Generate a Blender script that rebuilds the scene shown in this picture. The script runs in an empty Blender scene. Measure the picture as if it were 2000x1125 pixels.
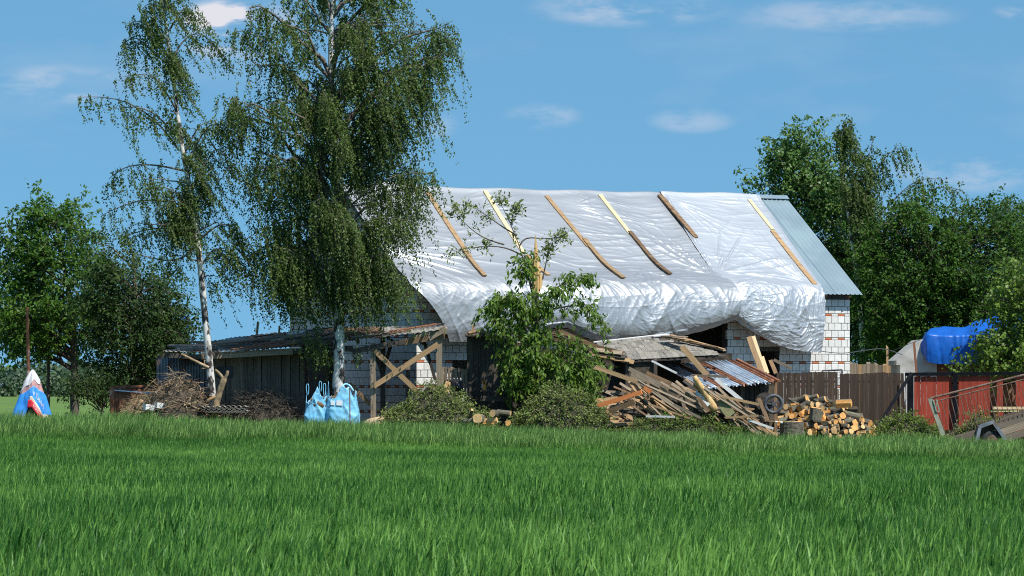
import bpy, math, random
import numpy as np
from mathutils import Vector, Matrix

# ------------------------------------------------------------------ camera, sky, sun, exposure
SC = bpy.context.scene
COL = SC.collection
FPX, HV, HC = 10000.0, 755.0, 1.6          # focal length in photo pixels, horizon row, eye height (m)
cam_d = bpy.data.cameras.new('camera'); cam = bpy.data.objects.new('camera', cam_d); COL.objects.link(cam)
cam.location = (0, 0, HC); cam.rotation_euler = (math.pi / 2, 0, 0)
cam_d.sensor_width = 36.0; cam_d.lens = FPX / 2000 * 36.0
cam_d.shift_y = (HV - 562.5) / 2000
cam_d.clip_start = 0.5; cam_d.clip_end = 6000
cam_d.dof.use_dof = True; cam_d.dof.focus_distance = 154; cam_d.dof.aperture_fstop = 26
SC.camera = cam

SUN_AZ, SUN_EL = math.radians(136), math.radians(56)      # azimuth clockwise from +Y
wd = bpy.data.worlds.new('World'); SC.world = wd; wd.use_nodes = True
nt = wd.node_tree; nt.nodes.clear()
def wn(t, **k):
    n = nt.nodes.new(t)
    for a, b in k.items(): setattr(n, a, b)
    return n
w_out = wn('ShaderNodeOutputWorld'); w_bg = wn('ShaderNodeBackground')
tc = wn('ShaderNodeTexCoord'); sep = wn('ShaderNodeSeparateXYZ'); nt.links.new(tc.outputs['Generated'], sep.inputs[0])
zz = wn('ShaderNodeMath', operation='MULTIPLY_ADD'); nt.links.new(sep.outputs['Z'], zz.inputs[0]); zz.inputs[1].default_value = 0.8; zz.inputs[2].default_value = 0.2
cmb = wn('ShaderNodeCombineXYZ'); nt.links.new(sep.outputs['X'], cmb.inputs[0]); nt.links.new(sep.outputs['Y'], cmb.inputs[1]); nt.links.new(zz.outputs[0], cmb.inputs[2])
nrm = wn('ShaderNodeVectorMath', operation='NORMALIZE'); nt.links.new(cmb.outputs[0], nrm.inputs[0])
sky = wn('ShaderNodeTexSky', sky_type='NISHITA', sun_disc=False, sun_elevation=SUN_EL, sun_rotation=SUN_AZ, air_density=1.0, dust_density=0.3, ozone_density=1.6)
nt.links.new(nrm.outputs[0], sky.inputs['Vector'])
tint = wn('ShaderNodeMix', data_type='RGBA', blend_type='MULTIPLY'); tint.inputs[0].default_value = 1.0
nt.links.new(sky.outputs[0], tint.inputs[6]); tint.inputs[7].default_value = (0.79, 1.26, 1.34, 1)
mp = wn('ShaderNodeMapping'); nt.links.new(tc.outputs['Generated'], mp.inputs['Vector'])
mp.inputs['Scale'].default_value = (17, 17, 46); mp.inputs['Location'].default_value = (3.35, 0.0, 7.62)
cn = wn('ShaderNodeTexNoise'); cn.inputs['Scale'].default_value = 1.0; cn.inputs['Detail'].default_value = 6; cn.inputs['Roughness'].default_value = 0.55
nt.links.new(mp.outputs[0], cn.inputs['Vector'])
cr = wn('ShaderNodeMapRange'); cr.inputs[1].default_value = 0.52; cr.inputs[2].default_value = 0.76; cr.inputs[3].default_value = 0.0; cr.inputs[4].default_value = 0.22
nt.links.new(cn.outputs['Fac'], cr.inputs[0])
cmix = wn('ShaderNodeMix', data_type='RGBA'); nt.links.new(cr.outputs[0], cmix.inputs[0]); nt.links.new(tint.outputs[2], cmix.inputs[6])
cmix.inputs[7].default_value = (6.4, 6.9, 7.9, 1)
# a few separate fair-weather clouds: centre and half size as tangents of the view direction
yd = wn('ShaderNodeMath', operation='MAXIMUM'); nt.links.new(sep.outputs['Y'], yd.inputs[0]); yd.inputs[1].default_value = .02
def div(a): 
    n = wn('ShaderNodeMath', operation='DIVIDE'); nt.links.new(a, n.inputs[0]); nt.links.new(yd.outputs[0], n.inputs[1]); return n.outputs[0]
U_, V_ = div(sep.outputs['X']), div(sep.outputs['Z']); tot = None
for cu, cv, ru, rv, st in ((460, 55, 135, 75, 2.2), (400, 40, 60, 34, 1.0), (120, 165, 170, 45, .5), (1230, 15, 220, 45, .6), (1650, 30, 260, 40, .4), (1060, 228, 90, 32, .42), (1350, 236, 100, 30, .36), (1900, 335, 200, 50, .45), (850, 245, 60, 35, .35), (1990, 15, 60, 30, .5)):
    fac = None
    for src, c, r in ((U_, (cu - 1000) / FPX, ru / FPX), (V_, (HV - cv) / FPX, rv / FPX)):
        a = wn('ShaderNodeMath', operation='SUBTRACT'); nt.links.new(src, a.inputs[0]); a.inputs[1].default_value = c
        b = wn('ShaderNodeMath', operation='DIVIDE'); nt.links.new(a.outputs[0], b.inputs[0]); b.inputs[1].default_value = r
        q = wn('ShaderNodeMath', operation='MULTIPLY'); nt.links.new(b.outputs[0], q.inputs[0]); nt.links.new(b.outputs[0], q.inputs[1])
        if fac is None: fac = q.outputs[0]
        else:
            s_ = wn('ShaderNodeMath', operation='ADD'); nt.links.new(fac, s_.inputs[0]); nt.links.new(q.outputs[0], s_.inputs[1]); fac = s_.outputs[0]
    g_ = wn('ShaderNodeMapRange', interpolation_type='SMOOTHSTEP'); nt.links.new(fac, g_.inputs[0]); g_.inputs[1].default_value = 1.0; g_.inputs[2].default_value = 0.0; g_.inputs[3].default_value = 0; g_.inputs[4].default_value = st
    if tot is None: tot = g_.outputs[0]
    else:
        s_ = wn('ShaderNodeMath', operation='ADD'); nt.links.new(tot, s_.inputs[0]); nt.links.new(g_.outputs[0], s_.inputs[1]); tot = s_.outputs[0]
mp2 = wn('ShaderNodeMapping'); nt.links.new(tc.outputs['Generated'], mp2.inputs['Vector']); mp2.inputs['Scale'].default_value = (55, 55, 170)
cn2 = wn('ShaderNodeTexNoise'); cn2.inputs['Scale'].default_value = 1.0; cn2.inputs['Detail'].default_value = 7; cn2.inputs['Roughness'].default_value = .6; nt.links.new(mp2.outputs[0], cn2.inputs['Vector'])
cr2 = wn('ShaderNodeMapRange', interpolation_type='SMOOTHSTEP'); cr2.inputs[1].default_value = .40; cr2.inputs[2].default_value = .66; cr2.inputs[3].default_value = 0; cr2.inputs[4].default_value = .85; nt.links.new(cn2.outputs['Fac'], cr2.inputs[0])
cl = wn('ShaderNodeMath', operation='MULTIPLY', use_clamp=True); nt.links.new(tot, cl.inputs[0]); nt.links.new(cr2.outputs[0], cl.inputs[1])
cmix2 = wn('ShaderNodeMix', data_type='RGBA'); nt.links.new(cl.outputs[0], cmix2.inputs[0]); nt.links.new(cmix.outputs[2], cmix2.inputs[6]); cmix2.inputs[7].default_value = (7.6, 7.6, 8.3, 1)
nt.links.new(cmix2.outputs[2], w_bg.inputs['Color']); w_bg.inputs['Strength'].default_value = 0.088
nt.links.new(w_bg.outputs[0], w_out.inputs['Surface'])

sun_d = bpy.data.lights.new('sun', 'SUN'); sun = bpy.data.objects.new('sun', sun_d); COL.objects.link(sun)
sun_d.energy = 5.0; sun_d.angle = math.radians(0.55); sun_d.color = (1.0, 0.96, 0.90)
sdir = Vector((math.sin(SUN_AZ) * math.cos(SUN_EL), math.cos(SUN_AZ) * math.cos(SUN_EL), math.sin(SUN_EL)))
sun.rotation_euler = sdir.to_track_quat('Z', 'Y').to_euler(); sun.location = (40, 100, 60)
vs = SC.view_settings; vs.view_transform = 'Standard'; vs.look = 'None'; vs.exposure = 0.2; vs.gamma = 1.0
SC.cycles.use_denoising = False; SC.cycles.filter_width = 1.05
SC.cycles.max_bounces = 6; SC.cycles.transparent_max_bounces = 4; SC.cycles.diffuse_bounces = 3

# ------------------------------------------------------------------ helpers
RND = random.Random(11)
NP = np.random.default_rng(7)
def P(u, v, Y):                                    # a photo pixel at a real distance Y (m)
    return Vector(((u - 1000) / FPX * Y, Y, HC + (HV - v) / FPX * Y))
def ss(a, b, x):
    t = np.clip((np.asarray(x, float) - a) / (b - a), 0, 1); return t * t * (3 - 2 * t)
def vnoise(x, y, seed=0):
    x = np.asarray(x, float); y = np.asarray(y, float)
    xi = np.floor(x).astype(np.int64); yi = np.floor(y).astype(np.int64); fx = x - xi; fy = y - yi
    def h(i, j):
        n = (i * 374761393 + j * 668265263 + seed * 982451653) & 0x7fffffff
        n = ((n ^ (n >> 13)) * 1274126177) & 0x7fffffff
        return ((n ^ (n >> 16)) & 0xffff) / 32767.5 - 1
    fx = fx * fx * (3 - 2 * fx); fy = fy * fy * (3 - 2 * fy)
    return (h(xi, yi) * (1 - fx) + h(xi + 1, yi) * fx) * (1 - fy) + (h(xi, yi + 1) * (1 - fx) + h(xi + 1, yi + 1) * fx) * fy
def fbm(x, y, seed=0, o=3):
    s = 0; a = 1.0
    for k in range(o):
        s = s + a * vnoise(x * 2 ** k, y * 2 ** k, seed + k); a *= .5
    return s
def gz(x, y):                                      # ground height
    x = np.asarray(x, float); y = np.asarray(y, float)
    base = np.interp(y, [0, 20, 60, 126, 138, 144, 147, 151.2, 153, 175, 260, 600, 1500, 4000], [.16, .16, -.08, -.64, -.74, -.70, -.46, -.24, -.10, -.06, -.2, -.6, -1.0, -2.0])
    tilt = -.56 * np.tanh(x / 20.0) * ss(40, 148, y) * (1 - .9 * ss(180, 600, y))
    return base + tilt + .03 * vnoise(x * .3, y * .3, 5)
def gp(u, Y): x = (u - 1000) / FPX * Y; return Vector((x, Y, float(gz(x, Y))))

def tag(o, label=None, cat=None, group=None, kind=None):
    if label: o['label'] = label
    if cat: o['category'] = cat
    if group: o['group'] = group
    if kind: o['kind'] = kind
    return o
def link(o, parent=None):
    COL.objects.link(o)
    if parent is not None:
        o.parent = parent
        if parent.type == 'EMPTY': o.matrix_parent_inverse = Matrix.Translation(-parent.location)
    return o
def thing(name, label, cat, loc, group=None):
    o = bpy.data.objects.new(name, None); o.location = loc; o.empty_display_size = .2; COL.objects.link(o)
    return tag(o, label, cat, group)
def mesh_np(name, V, F, mat=None, smooth=False, rnd=None):
    """V (n,3), F (m,k) all faces of k corners"""
    V = np.asarray(V, np.float32); F = np.asarray(F, np.int32)
    me = bpy.data.meshes.new(name); me.vertices.add(len(V)); me.vertices.foreach_set('co', V.ravel())
    m, k = F.shape; me.loops.add(m * k); me.loops.foreach_set('vertex_index', F.ravel())
    me.polygons.add(m); me.polygons.foreach_set('loop_start', np.arange(0, m * k, k, dtype=np.int32))
    try: me.polygons.foreach_set('loop_total', np.full(m, k, np.int32))
    except Exception: pass
    if smooth: me.polygons.foreach_set('use_smooth', np.ones(m, bool))
    if rnd is not None:
        at = me.attributes.new('rnd', 'FLOAT', 'POINT'); at.data.foreach_set('value', np.asarray(rnd, np.float32))
    me.update(calc_edges=True)
    if mat: me.materials.append(mat)
    return me
def obj(name, me, parent=None, M=None, mat=None):
    o = bpy.data.objects.new(name, me); link(o, parent)
    if M is not None: o.matrix_basis = M
    if mat is not None and len(o.material_slots):
        o.material_slots[0].link = 'OBJECT'; o.material_slots[0].material = mat
    return o
def grid_mesh(name, G, mat, smooth=True, closed_u=False):
    """G (nu,nv,3)"""
    nu, nv = G.shape[:2]; I = np.arange(nu * nv).reshape(nu, nv)
    if closed_u: I = np.vstack([I, I[:1]])
    F = np.stack([I[:-1, :-1], I[1:, :-1], I[1:, 1:], I[:-1, 1:]], -1).reshape(-1, 4)
    return mesh_np(name, G.reshape(-1, 3), F, mat, smooth)
class MB:
    def __init__(s): s.v = []; s.f = []
    def box(s, M):
        b = len(s.v)
        for c in ((-.5, -.5, -.5), (.5, -.5, -.5), (.5, .5, -.5), (-.5, .5, -.5), (-.5, -.5, .5), (.5, -.5, .5), (.5, .5, .5), (-.5, .5, .5)):
            s.v.append(tuple(M @ Vector(c)))
        for q in ((0, 3, 2, 1), (4, 5, 6, 7), (0, 1, 5, 4), (1, 2, 6, 5), (2, 3, 7, 6), (3, 0, 4, 7)): s.f.append(tuple(b + i for i in q))
        return s
    def beam(s, p, q, w, t, n=(0, -1, 0)): return s.box(beamM(p, q, w, t, n))
    def tube(s, pts, rad, k=7, cap=True, jit=0):
        b = len(s.v); pts = [Vector(p) for p in pts]; n = len(pts)
        up = None
        for i, p in enumerate(pts):
            d = (pts[min(i + 1, n - 1)] - pts[max(i - 1, 0)])
            d = d.normalized() if d.length > 1e-9 else Vector((0, 0, 1))
            if up is None: up = d.orthogonal().normalized()
            up = (up - d * up.dot(d)); up = up.normalized() if up.length > 1e-6 else d.orthogonal().normalized()
            w = d.cross(up); r = rad[i] if hasattr(rad, '__len__') else rad
            for j in range(k):
                a = 2 * math.pi * j / k; rr = r * (1 + (RND.uniform(-jit, jit) if jit else 0))
                s.v.append(tuple(p + (up * math.cos(a) + w * math.sin(a)) * rr))
        for i in range(n - 1):
            for j in range(k):
                s.f.append((b + i * k + j, b + i * k + (j + 1) % k, b + (i + 1) * k + (j + 1) % k, b + (i + 1) * k + j))
        if cap:
            s.f.append(tuple(b + j for j in range(k))[::-1]); s.f.append(tuple(b + (n - 1) * k + j for j in range(k)))
        return s
    def prism(s, pts, d):                           # extruded polygon, pts list of Vectors, d vector
        b = len(s.v); n = len(pts); d = Vector(d)
        s.v += [tuple(Vector(p)) for p in pts] + [tuple(Vector(p) + d) for p in pts]
        s.f.append(tuple(range(b, b + n))); s.f.append(tuple(range(b + 2 * n - 1, b + n - 1, -1)))
        for i in range(n): s.f.append((b + (i + 1) % n, b + i, b + n + i, b + n + (i + 1) % n))
        return s
    def mesh(s, name, mat, smooth=False):
        me = bpy.data.meshes.new(name); me.from_pydata(s.v, [], s.f); me.materials.append(mat)
        if smooth: me.polygons.foreach_set('use_smooth', np.ones(len(me.polygons), bool))
        return me
    def build(s, name, mat, parent=None, smooth=False): return obj(name, s.mesh(name, mat, smooth), parent)
def beamM(p, q, w, t, n=(0, -1, 0)):
    p = Vector(p); q = Vector(q); x = (q - p); L = x.length; xd = x / L; n = Vector(n)
    z = n - xd * n.dot(xd); z = z.normalized() if z.length > 1e-5 else xd.orthogonal().normalized()
    y = z.cross(xd)
    M = Matrix.Identity(4)
    for r in range(3): M[r][0] = xd[r] * L; M[r][1] = y[r] * w; M[r][2] = z[r] * t; M[r][3] = (p[r] + q[r]) / 2
    return M

# ------------------------------------------------------------------ materials
def pm(name, c1, c2=None, scale=6.0, rough=.7, metal=0.0, bump=0.0, bscale=None, stretch=(1, 1, 1), objrnd=0.0, spec=.4, lo=.35, hi=.65, detail=5, c3=None, lo3=.55, hi3=.7, s3=2.0, coat=0):
    m = bpy.data.materials.new(name); m.use_nodes = True; t = m.node_tree; N = t.nodes; L = t.links
    bs = N['Principled BSDF']; bs.inputs['Roughness'].default_value = rough; bs.inputs['Metallic'].default_value = metal
    bs.inputs['Specular IOR Level'].default_value = spec
    if coat: bs.inputs['Coat Weight'].default_value = coat
    c2 = c2 or c1
    tcn = N.new('ShaderNodeTexCoord'); mpn = N.new('ShaderNodeMapping'); mpn.inputs['Scale'].default_value = stretch
    L.new(tcn.outputs['Object'], mpn.inputs['Vector'])
    oi = N.new('ShaderNodeObjectInfo')
    ad = N.new('ShaderNodeVectorMath'); ad.operation = 'MULTIPLY_ADD'; L.new(oi.outputs['Random'], ad.inputs[0]); ad.inputs[1].default_value = (17, 31, 23); L.new(mpn.outputs[0], ad.inputs[2])
    nz = N.new('ShaderNodeTexNoise'); nz.inputs['Scale'].default_value = scale; nz.inputs['Detail'].default_value = detail; L.new(ad.outputs[0], nz.inputs['Vector'])
    mr = N.new('ShaderNodeMapRange'); mr.inputs[1].default_value = lo; mr.inputs[2].default_value = hi; L.new(nz.outputs['Fac'], mr.inputs[0])
    mx = N.new('ShaderNodeMix'); mx.data_type = 'RGBA'; L.new(mr.outputs[0], mx.inputs[0]); mx.inputs[6].default_value = (*c1, 1); mx.inputs[7].default_value = (*c2, 1)
    col = mx.outputs[2]
    if c3:
        n3 = N.new('ShaderNodeTexNoise'); n3.inputs['Scale'].default_value = s3; n3.inputs['Detail'].default_value = 6; L.new(ad.outputs[0], n3.inputs['Vector'])
        m3 = N.new('ShaderNodeMapRange'); m3.inputs[1].default_value = lo3; m3.inputs[2].default_value = hi3; L.new(n3.outputs['Fac'], m3.inputs[0])
        x3 = N.new('ShaderNodeMix'); x3.data_type = 'RGBA'; L.new(m3.outputs[0], x3.inputs[0]); L.new(col, x3.inputs[6]); x3.inputs[7].default_value = (*c3, 1); col = x3.outputs[2]
    if objrnd:
        mu = N.new('ShaderNodeMapRange'); mu.inputs[3].default_value = 1 - objrnd; mu.inputs[4].default_value = 1 + objrnd; L.new(oi.outputs['Random'], mu.inputs[0])
        vm = N.new('ShaderNodeVectorMath'); vm.operation = 'SCALE'; L.new(col, vm.inputs[0]); L.new(mu.outputs[0], vm.inputs['Scale']); col = vm.outputs[0]
    L.new(col, bs.inputs['Base Color'])
    if bump:
        b = N.new('ShaderNodeBump'); b.inputs['Strength'].default_value = bump; b.inputs['Distance'].default_value = .05
        if bscale:
            nb = N.new('ShaderNodeTexNoise'); nb.inputs['Scale'].default_value = bscale; nb.inputs['Detail'].default_value = 6; L.new(ad.outputs[0], nb.inputs['Vector']); L.new(nb.outputs['Fac'], b.inputs['Height'])
        else: L.new(nz.outputs['Fac'], b.inputs['Height'])
        L.new(b.outputs[0], bs.inputs['Normal'])
    return m
def leaf_mat(name, ca, cb, rough=.45, trans=.35, spec=.4, patch=None):
    """leaf colour varies leaf by leaf; light passes through"""
    m = bpy.data.materials.new(name); m.use_nodes = True; t = m.node_tree; N = t.nodes; L = t.links
    bs = N['Principled BSDF']; bs.inputs['Roughness'].default_value = rough; bs.inputs['Specular IOR Level'].default_value = spec
    at = N.new('ShaderNodeAttribute'); at.attribute_name = 'rnd'
    mx = N.new('ShaderNodeMix'); mx.data_type = 'RGBA'; L.new(at.outputs['Fac'], mx.inputs[0]); mx.inputs[6].default_value = (*ca, 1); mx.inputs[7].default_value = (*cb, 1)
    if patch:                                    # uneven growth: paler and darker areas of the crop
        ge = N.new('ShaderNodeNewGeometry'); mpp = N.new('ShaderNodeMapping'); mpp.inputs['Scale'].default_value = (.16, .05, 0); L.new(ge.outputs['Position'], mpp.inputs['Vector'])
        pn = N.new('ShaderNodeTexNoise'); pn.inputs['Scale'].default_value = 1; pn.inputs['Detail'].default_value = 4; L.new(mpp.outputs[0], pn.inputs['Vector'])
        pr_ = N.new('ShaderNodeMapRange'); pr_.inputs[1].default_value = .35; pr_.inputs[2].default_value = .65; pr_.inputs[3].default_value = -.3; pr_.inputs[4].default_value = .3; L.new(pn.outputs['Fac'], pr_.inputs[0])
        pa = N.new('ShaderNodeMath'); pa.operation = 'ADD'; pa.use_clamp = True; L.new(at.outputs['Fac'], pa.inputs[0]); L.new(pr_.outputs[0], pa.inputs[1]); L.new(pa.outputs[0], mx.inputs[0])
    L.new(mx.outputs[2], bs.inputs['Base Color'])
    tr = N.new('ShaderNodeBsdfTranslucent'); hs = N.new('ShaderNodeHueSaturation'); hs.inputs['Value'].default_value = 1.3; hs.inputs['Hue'].default_value = .485; L.new(mx.outputs[2], hs.inputs['Color']); L.new(hs.outputs[0], tr.inputs['Color'])
    ms = N.new('ShaderNodeMixShader'); ms.inputs[0].default_value = trans; L.new(bs.outputs[0], ms.inputs[1]); L.new(tr.outputs[0], ms.inputs[2])
    L.new(ms.outputs[0], N['Material Output'].inputs['Surface'])
    return m
WS = (2.2, 13, 13)
M = dict(
 w_grey=pm('wood_grey', (.155, .118, .080), (.34, .27, .19), 1.0, .8, bump=.3, stretch=WS, objrnd=.3),
 w_brown=pm('wood_brown', (.13, .075, .038), (.29, .18, .095), 1.0, .75, bump=.3, stretch=WS, objrnd=.3),
 w_tan=pm('wood_tan', (.28, .17, .08), (.44, .29, .15), 1.0, .7, bump=.2, stretch=WS, objrnd=.2),
 w_pale=pm('wood_pale', (.62, .47, .26), (.74, .60, .36), 1.0, .65, bump=.15, stretch=WS, objrnd=.1),
 w_dark=pm('wood_dark', (.045, .038, .032), (.11, .09, .072), 1.0, .85, bump=.3, stretch=WS, objrnd=.3),
 w_shed=pm('wood_shed', (.082, .064, .047), (.20, .165, .122), 1.0, .85, bump=.3, stretch=WS, objrnd=.25),
 w_fence=pm('wood_fence', (.036, .023, .015), (.085, .055, .036), 1.0, .8, bump=.3, stretch=WS, objrnd=.3),
 w_orange=pm('wood_orange', (.50, .15, .04), (.62, .22, .07), 1.0, .7, bump=.2, stretch=WS, objrnd=.15),
 w_white=pm('wood_white', (.55, .54, .52), (.72, .71, .68), 1.0, .6, stretch=WS),
 w_moss=pm('wood_moss', (.20, .16, .09), (.22, .24, .10), 1.5, .9, bump=.3, stretch=(2, 5, 5)),
 yellow=pm('yellow_paint', (.62, .50, .14), (.70, .60, .25), 3, .6),
 bark=pm('bark', (.06, .05, .04), (.17, .145, .11), 9, .95, bump=.6, stretch=(1, 1, .3)),
 barklog=pm('log_bark', (.07, .06, .045), (.20, .17, .13), 3, .95, bump=.5, stretch=(1, 6, 6), objrnd=.35, c3=(.16, .20, .10), s3=1.5),
 cut=pm('cut_wood', (.58, .34, .13), (.74, .50, .24), 5, .75, objrnd=.25, bump=.1),
 cuto=pm('cut_wood_orange', (.62, .28, .07), (.72, .40, .14), 5, .75, objrnd=.2, bump=.1),
 rootw=pm('root_wood', (.13, .10, .06), (.34, .25, .14), 7, .9, bump=.5, c3=(.42, .22, .08), s3=3, lo3=.6, hi3=.75),
 splint=pm('split_wood', (.48, .28, .10), (.70, .48, .22), 9, .7, stretch=(1.6, 1.6, .18), bump=.5),
 birch=pm('birch_bark', (.035, .03, .028), (.68, .66, .62), 3.1, .75, stretch=(1.5, 1.5, .8), lo=.44, hi=.51, bump=.25, c3=(.50, .45, .39), s3=7, lo3=.5, hi3=.8),
 birch_up=pm('birch_bark_upper', (.06, .05, .045), (.72, .69, .62), 4.0, .7, stretch=(1.0, 1.0, 2.2), lo=.34, hi=.42, bump=.15, c3=(.55, .42, .32), s3=6, lo3=.55, hi3=.8),
 limb=pm('twig_bark', (.07, .055, .045), (.16, .13, .10), 6, .9),
 limb_p=pm('birch_limb', (.06, .05, .04), (.22, .19, .16), 5, .85),
 block=pm('silicate_block', (.66, .655, .62), (.78, .775, .74), 3, .85, bump=.12, bscale=9, objrnd=.09, c3=(.50, .49, .45), s3=1.2, lo3=.58, hi3=.85),
 brick=pm('orange_brick', (.46, .125, .05), (.56, .19, .085), 4, .85, bump=.15, objrnd=.18),
 mortar=pm('mortar', (.055, .052, .047), (.12, .113, .10), 14, .95, bump=.3),
 roofm=pm('roof_sheet_paint', (.20, .275, .315), (.245, .32, .36), 1.2, .45, .2, bump=.02, c3=(.25, .34, .37), s3=.6),
 verge=pm('verge_board', (.10, .10, .095), (.20, .195, .18), 5, .7),
 concrete=pm('plaster', (.42, .41, .37), (.55, .54, .50), 4, .9, bump=.2, c3=(.30, .28, .24), s3=2),
 asb=pm('fibre_cement', (.20, .185, .16), (.36, .335, .295), 6, .9, bump=.3, c3=(.16, .15, .10), s3=3),
 asb_r=pm('fibre_cement_rusty', (.12, .062, .034), (.24, .145, .085), 5, .9, bump=.3, c3=(.34, .29, .23), s3=2.5),
 slate=pm('slate', (.17, .155, .13), (.33, .30, .255), 7, .85, bump=.3, objrnd=.25, c3=(.13, .14, .08), s3=3),
 galv=pm('galvanised', (.42, .50, .58), (.58, .66, .74), 3, .45, .45, c3=(.30, .14, .07), s3=2.2, lo3=.6, hi3=.72),
 rust=pm('rust', (.16, .06, .03), (.30, .13, .065), 5, .85, bump=.2, c3=(.42, .36, .32), s3=2.5, lo3=.62, hi3=.75),
 zinc=pm('dull_sheet_metal', (.15, .17, .19), (.28, .31, .34), 3, .55, .3, c3=(.14, .07, .04), s3=2.0, lo3=.55, hi3=.7),
 black=pm('black_metal', (.006, .007, .010), (.012, .014, .018), 5, .7, spec=.04),
 iron=pm('iron', (.06, .066, .075), (.13, .14, .15), 6, .6, .3),
 iron_r=pm('rusty_iron', (.12, .065, .045), (.24, .155, .115), 8, .75, .1),
 greenm=pm('green_grey_frame', (.22, .26, .19), (.34, .36, .27), 6, .7),
 red=pm('red_slat', (.25, .028, .012), (.35, .05, .022), 1.2, .7, stretch=(2, 8, 8), objrnd=.18, bump=.1),
 rubber=pm('rubber', (.02, .02, .02), (.05, .048, .045), 5, .85),
 navy=pm('navy_plastic', (.012, .02, .12), (.02, .03, .17), 3, .5),
 blackp=pm('black_plastic', (.012, .012, .014), (.025, .025, .03), 3, .35),
 orangep=pm('orange_plastic', (.75, .26, .03), (.80, .33, .05), 3, .4),
 bag=pm('blue_woven_bag', (.17, .50, .76), (.27, .60, .82), 4, .32, bump=.15, bscale=16, spec=.6),
 bagw=pm('white_print', (.72, .78, .84), (.80, .84, .88), 4, .45),
 btarp=pm('blue_tarp', (.005, .10, .46), (.008, .13, .56), 2, .42, bump=.16, bscale=5, spec=.4),
 stone=pm('white_stone', (.55, .54, .52), (.70, .69, .66), 5, .9, bump=.3),
 soil=pm('soil', (.085, .06, .04), (.17, .125, .085), 4, .95, bump=.5, c3=(.06, .075, .03), s3=1.1),
 sand=pm('sand', (.40, .29, .17), (.55, .42, .27), 7, .95, bump=.5, c3=(.22, .15, .09), s3=3),
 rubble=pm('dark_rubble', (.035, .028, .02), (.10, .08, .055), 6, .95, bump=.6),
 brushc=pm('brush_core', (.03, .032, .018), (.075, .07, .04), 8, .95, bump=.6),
 dry=pm('dry_twigs', (.26, .165, .09), (.52, .38, .235), 7, .9),
 dryg=pm('dry_grass', (.33, .27, .12), (.50, .44, .24), 7, .9),
 ground=pm('ground', (.075, .155, .018), (.12, .21, .03), .5, .95, c3=(.085, .065, .04), s3=.25, lo3=.56, hi3=.66),
 bwhite=pm('banner_white', (.62, .60, .60), (.74, .72, .72), 5, .5, bump=.2),
 bblue=pm('banner_blue', (.03, .24, .70), (.06, .33, .80), 3, .42, spec=.5),
 bpink=pm('faded_red_print', (.42, .20, .20), (.58, .36, .35), 9, .6),
 bred=pm('banner_red', (.62, .02, .03), (.70, .04, .05), 3, .45),
 bcream=pm('banner_cream', (.66, .58, .44), (.74, .66, .52), 3, .5),
)
L_BIRCH = leaf_mat('birch_leaf', (.040, .080, .014), (.145, .215, .048), .45, .34, .25)
L_CHERRY = leaf_mat('cherry_leaf', (.034, .095, .012), (.12, .235, .030), .45, .38, .25)
L_DARK = leaf_mat('dark_leaf', (.018, .045, .010), (.06, .12, .022), .5, .3, .2)
L_MAPLE = leaf_mat('maple_leaf', (.045, .11, .022), (.15, .26, .06), .42, .32, .35)
L_BUSH = leaf_mat('bush_leaf', (.022, .065, .009), (.085, .18, .022), .5, .35, .2)
L_ASH = leaf_mat('ash_leaf', (.065, .14, .016), (.19, .30, .045), .45, .38, .3)
L_CUT = leaf_mat('wilting_leaf', (.070, .120, .022), (.28, .345, .095), .5, .28, .25)
L_FAR = leaf_mat('wood_leaf', (.045, .085, .045), (.085, .135, .06), .6, .2)
L_WHEAT = leaf_mat('wheat_blade', (.021, .108, .014), (.205, .405, .075), .46, .28, .2, True)
L_EDGE = leaf_mat('edge_wheat_blade', (.040, .15, .026), (.33, .50, .15), .5, .30, .15)
L_WEED = leaf_mat('weed_leaf', (.07, .14, .018), (.22, .30, .06), .5, .35, .25)
# ------------------------------------------------------------------ ground
def make_ground():
    ys = np.unique(np.concatenate([np.linspace(-60, 20, 14), np.linspace(20, 185, 130), np.linspace(185, 600, 40), np.linspace(600, 5000, 30)]))
    xs = np.unique(np.concatenate([np.linspace(-2500, -60, 24), np.linspace(-60, 60, 110), np.linspace(60, 2500, 24)]))
    X, Yg = np.meshgrid(xs, ys, indexing='ij')
    G = np.stack([X, Yg, gz(X, Yg)], -1)
    tag(obj('ground', grid_mesh('ground', G, M['ground'])), 'green farmland sheet under wheat and yard', kind='structure')
    xs = np.linspace(-19, 24, 110); ys = np.linspace(152.0, 172, 60)
    X, Yg = np.meshgrid(xs, ys, indexing='ij')
    G = np.stack([X, Yg, gz(X, Yg) + .015 + .03 * np.abs(vnoise(X * 1.7, Yg * 1.7, 3))], -1)
    tag(obj('yard_soil', grid_mesh('yard_soil', G, M['soil'])), 'bare trodden soil of the yard around the house', kind='structure')
make_ground()

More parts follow.
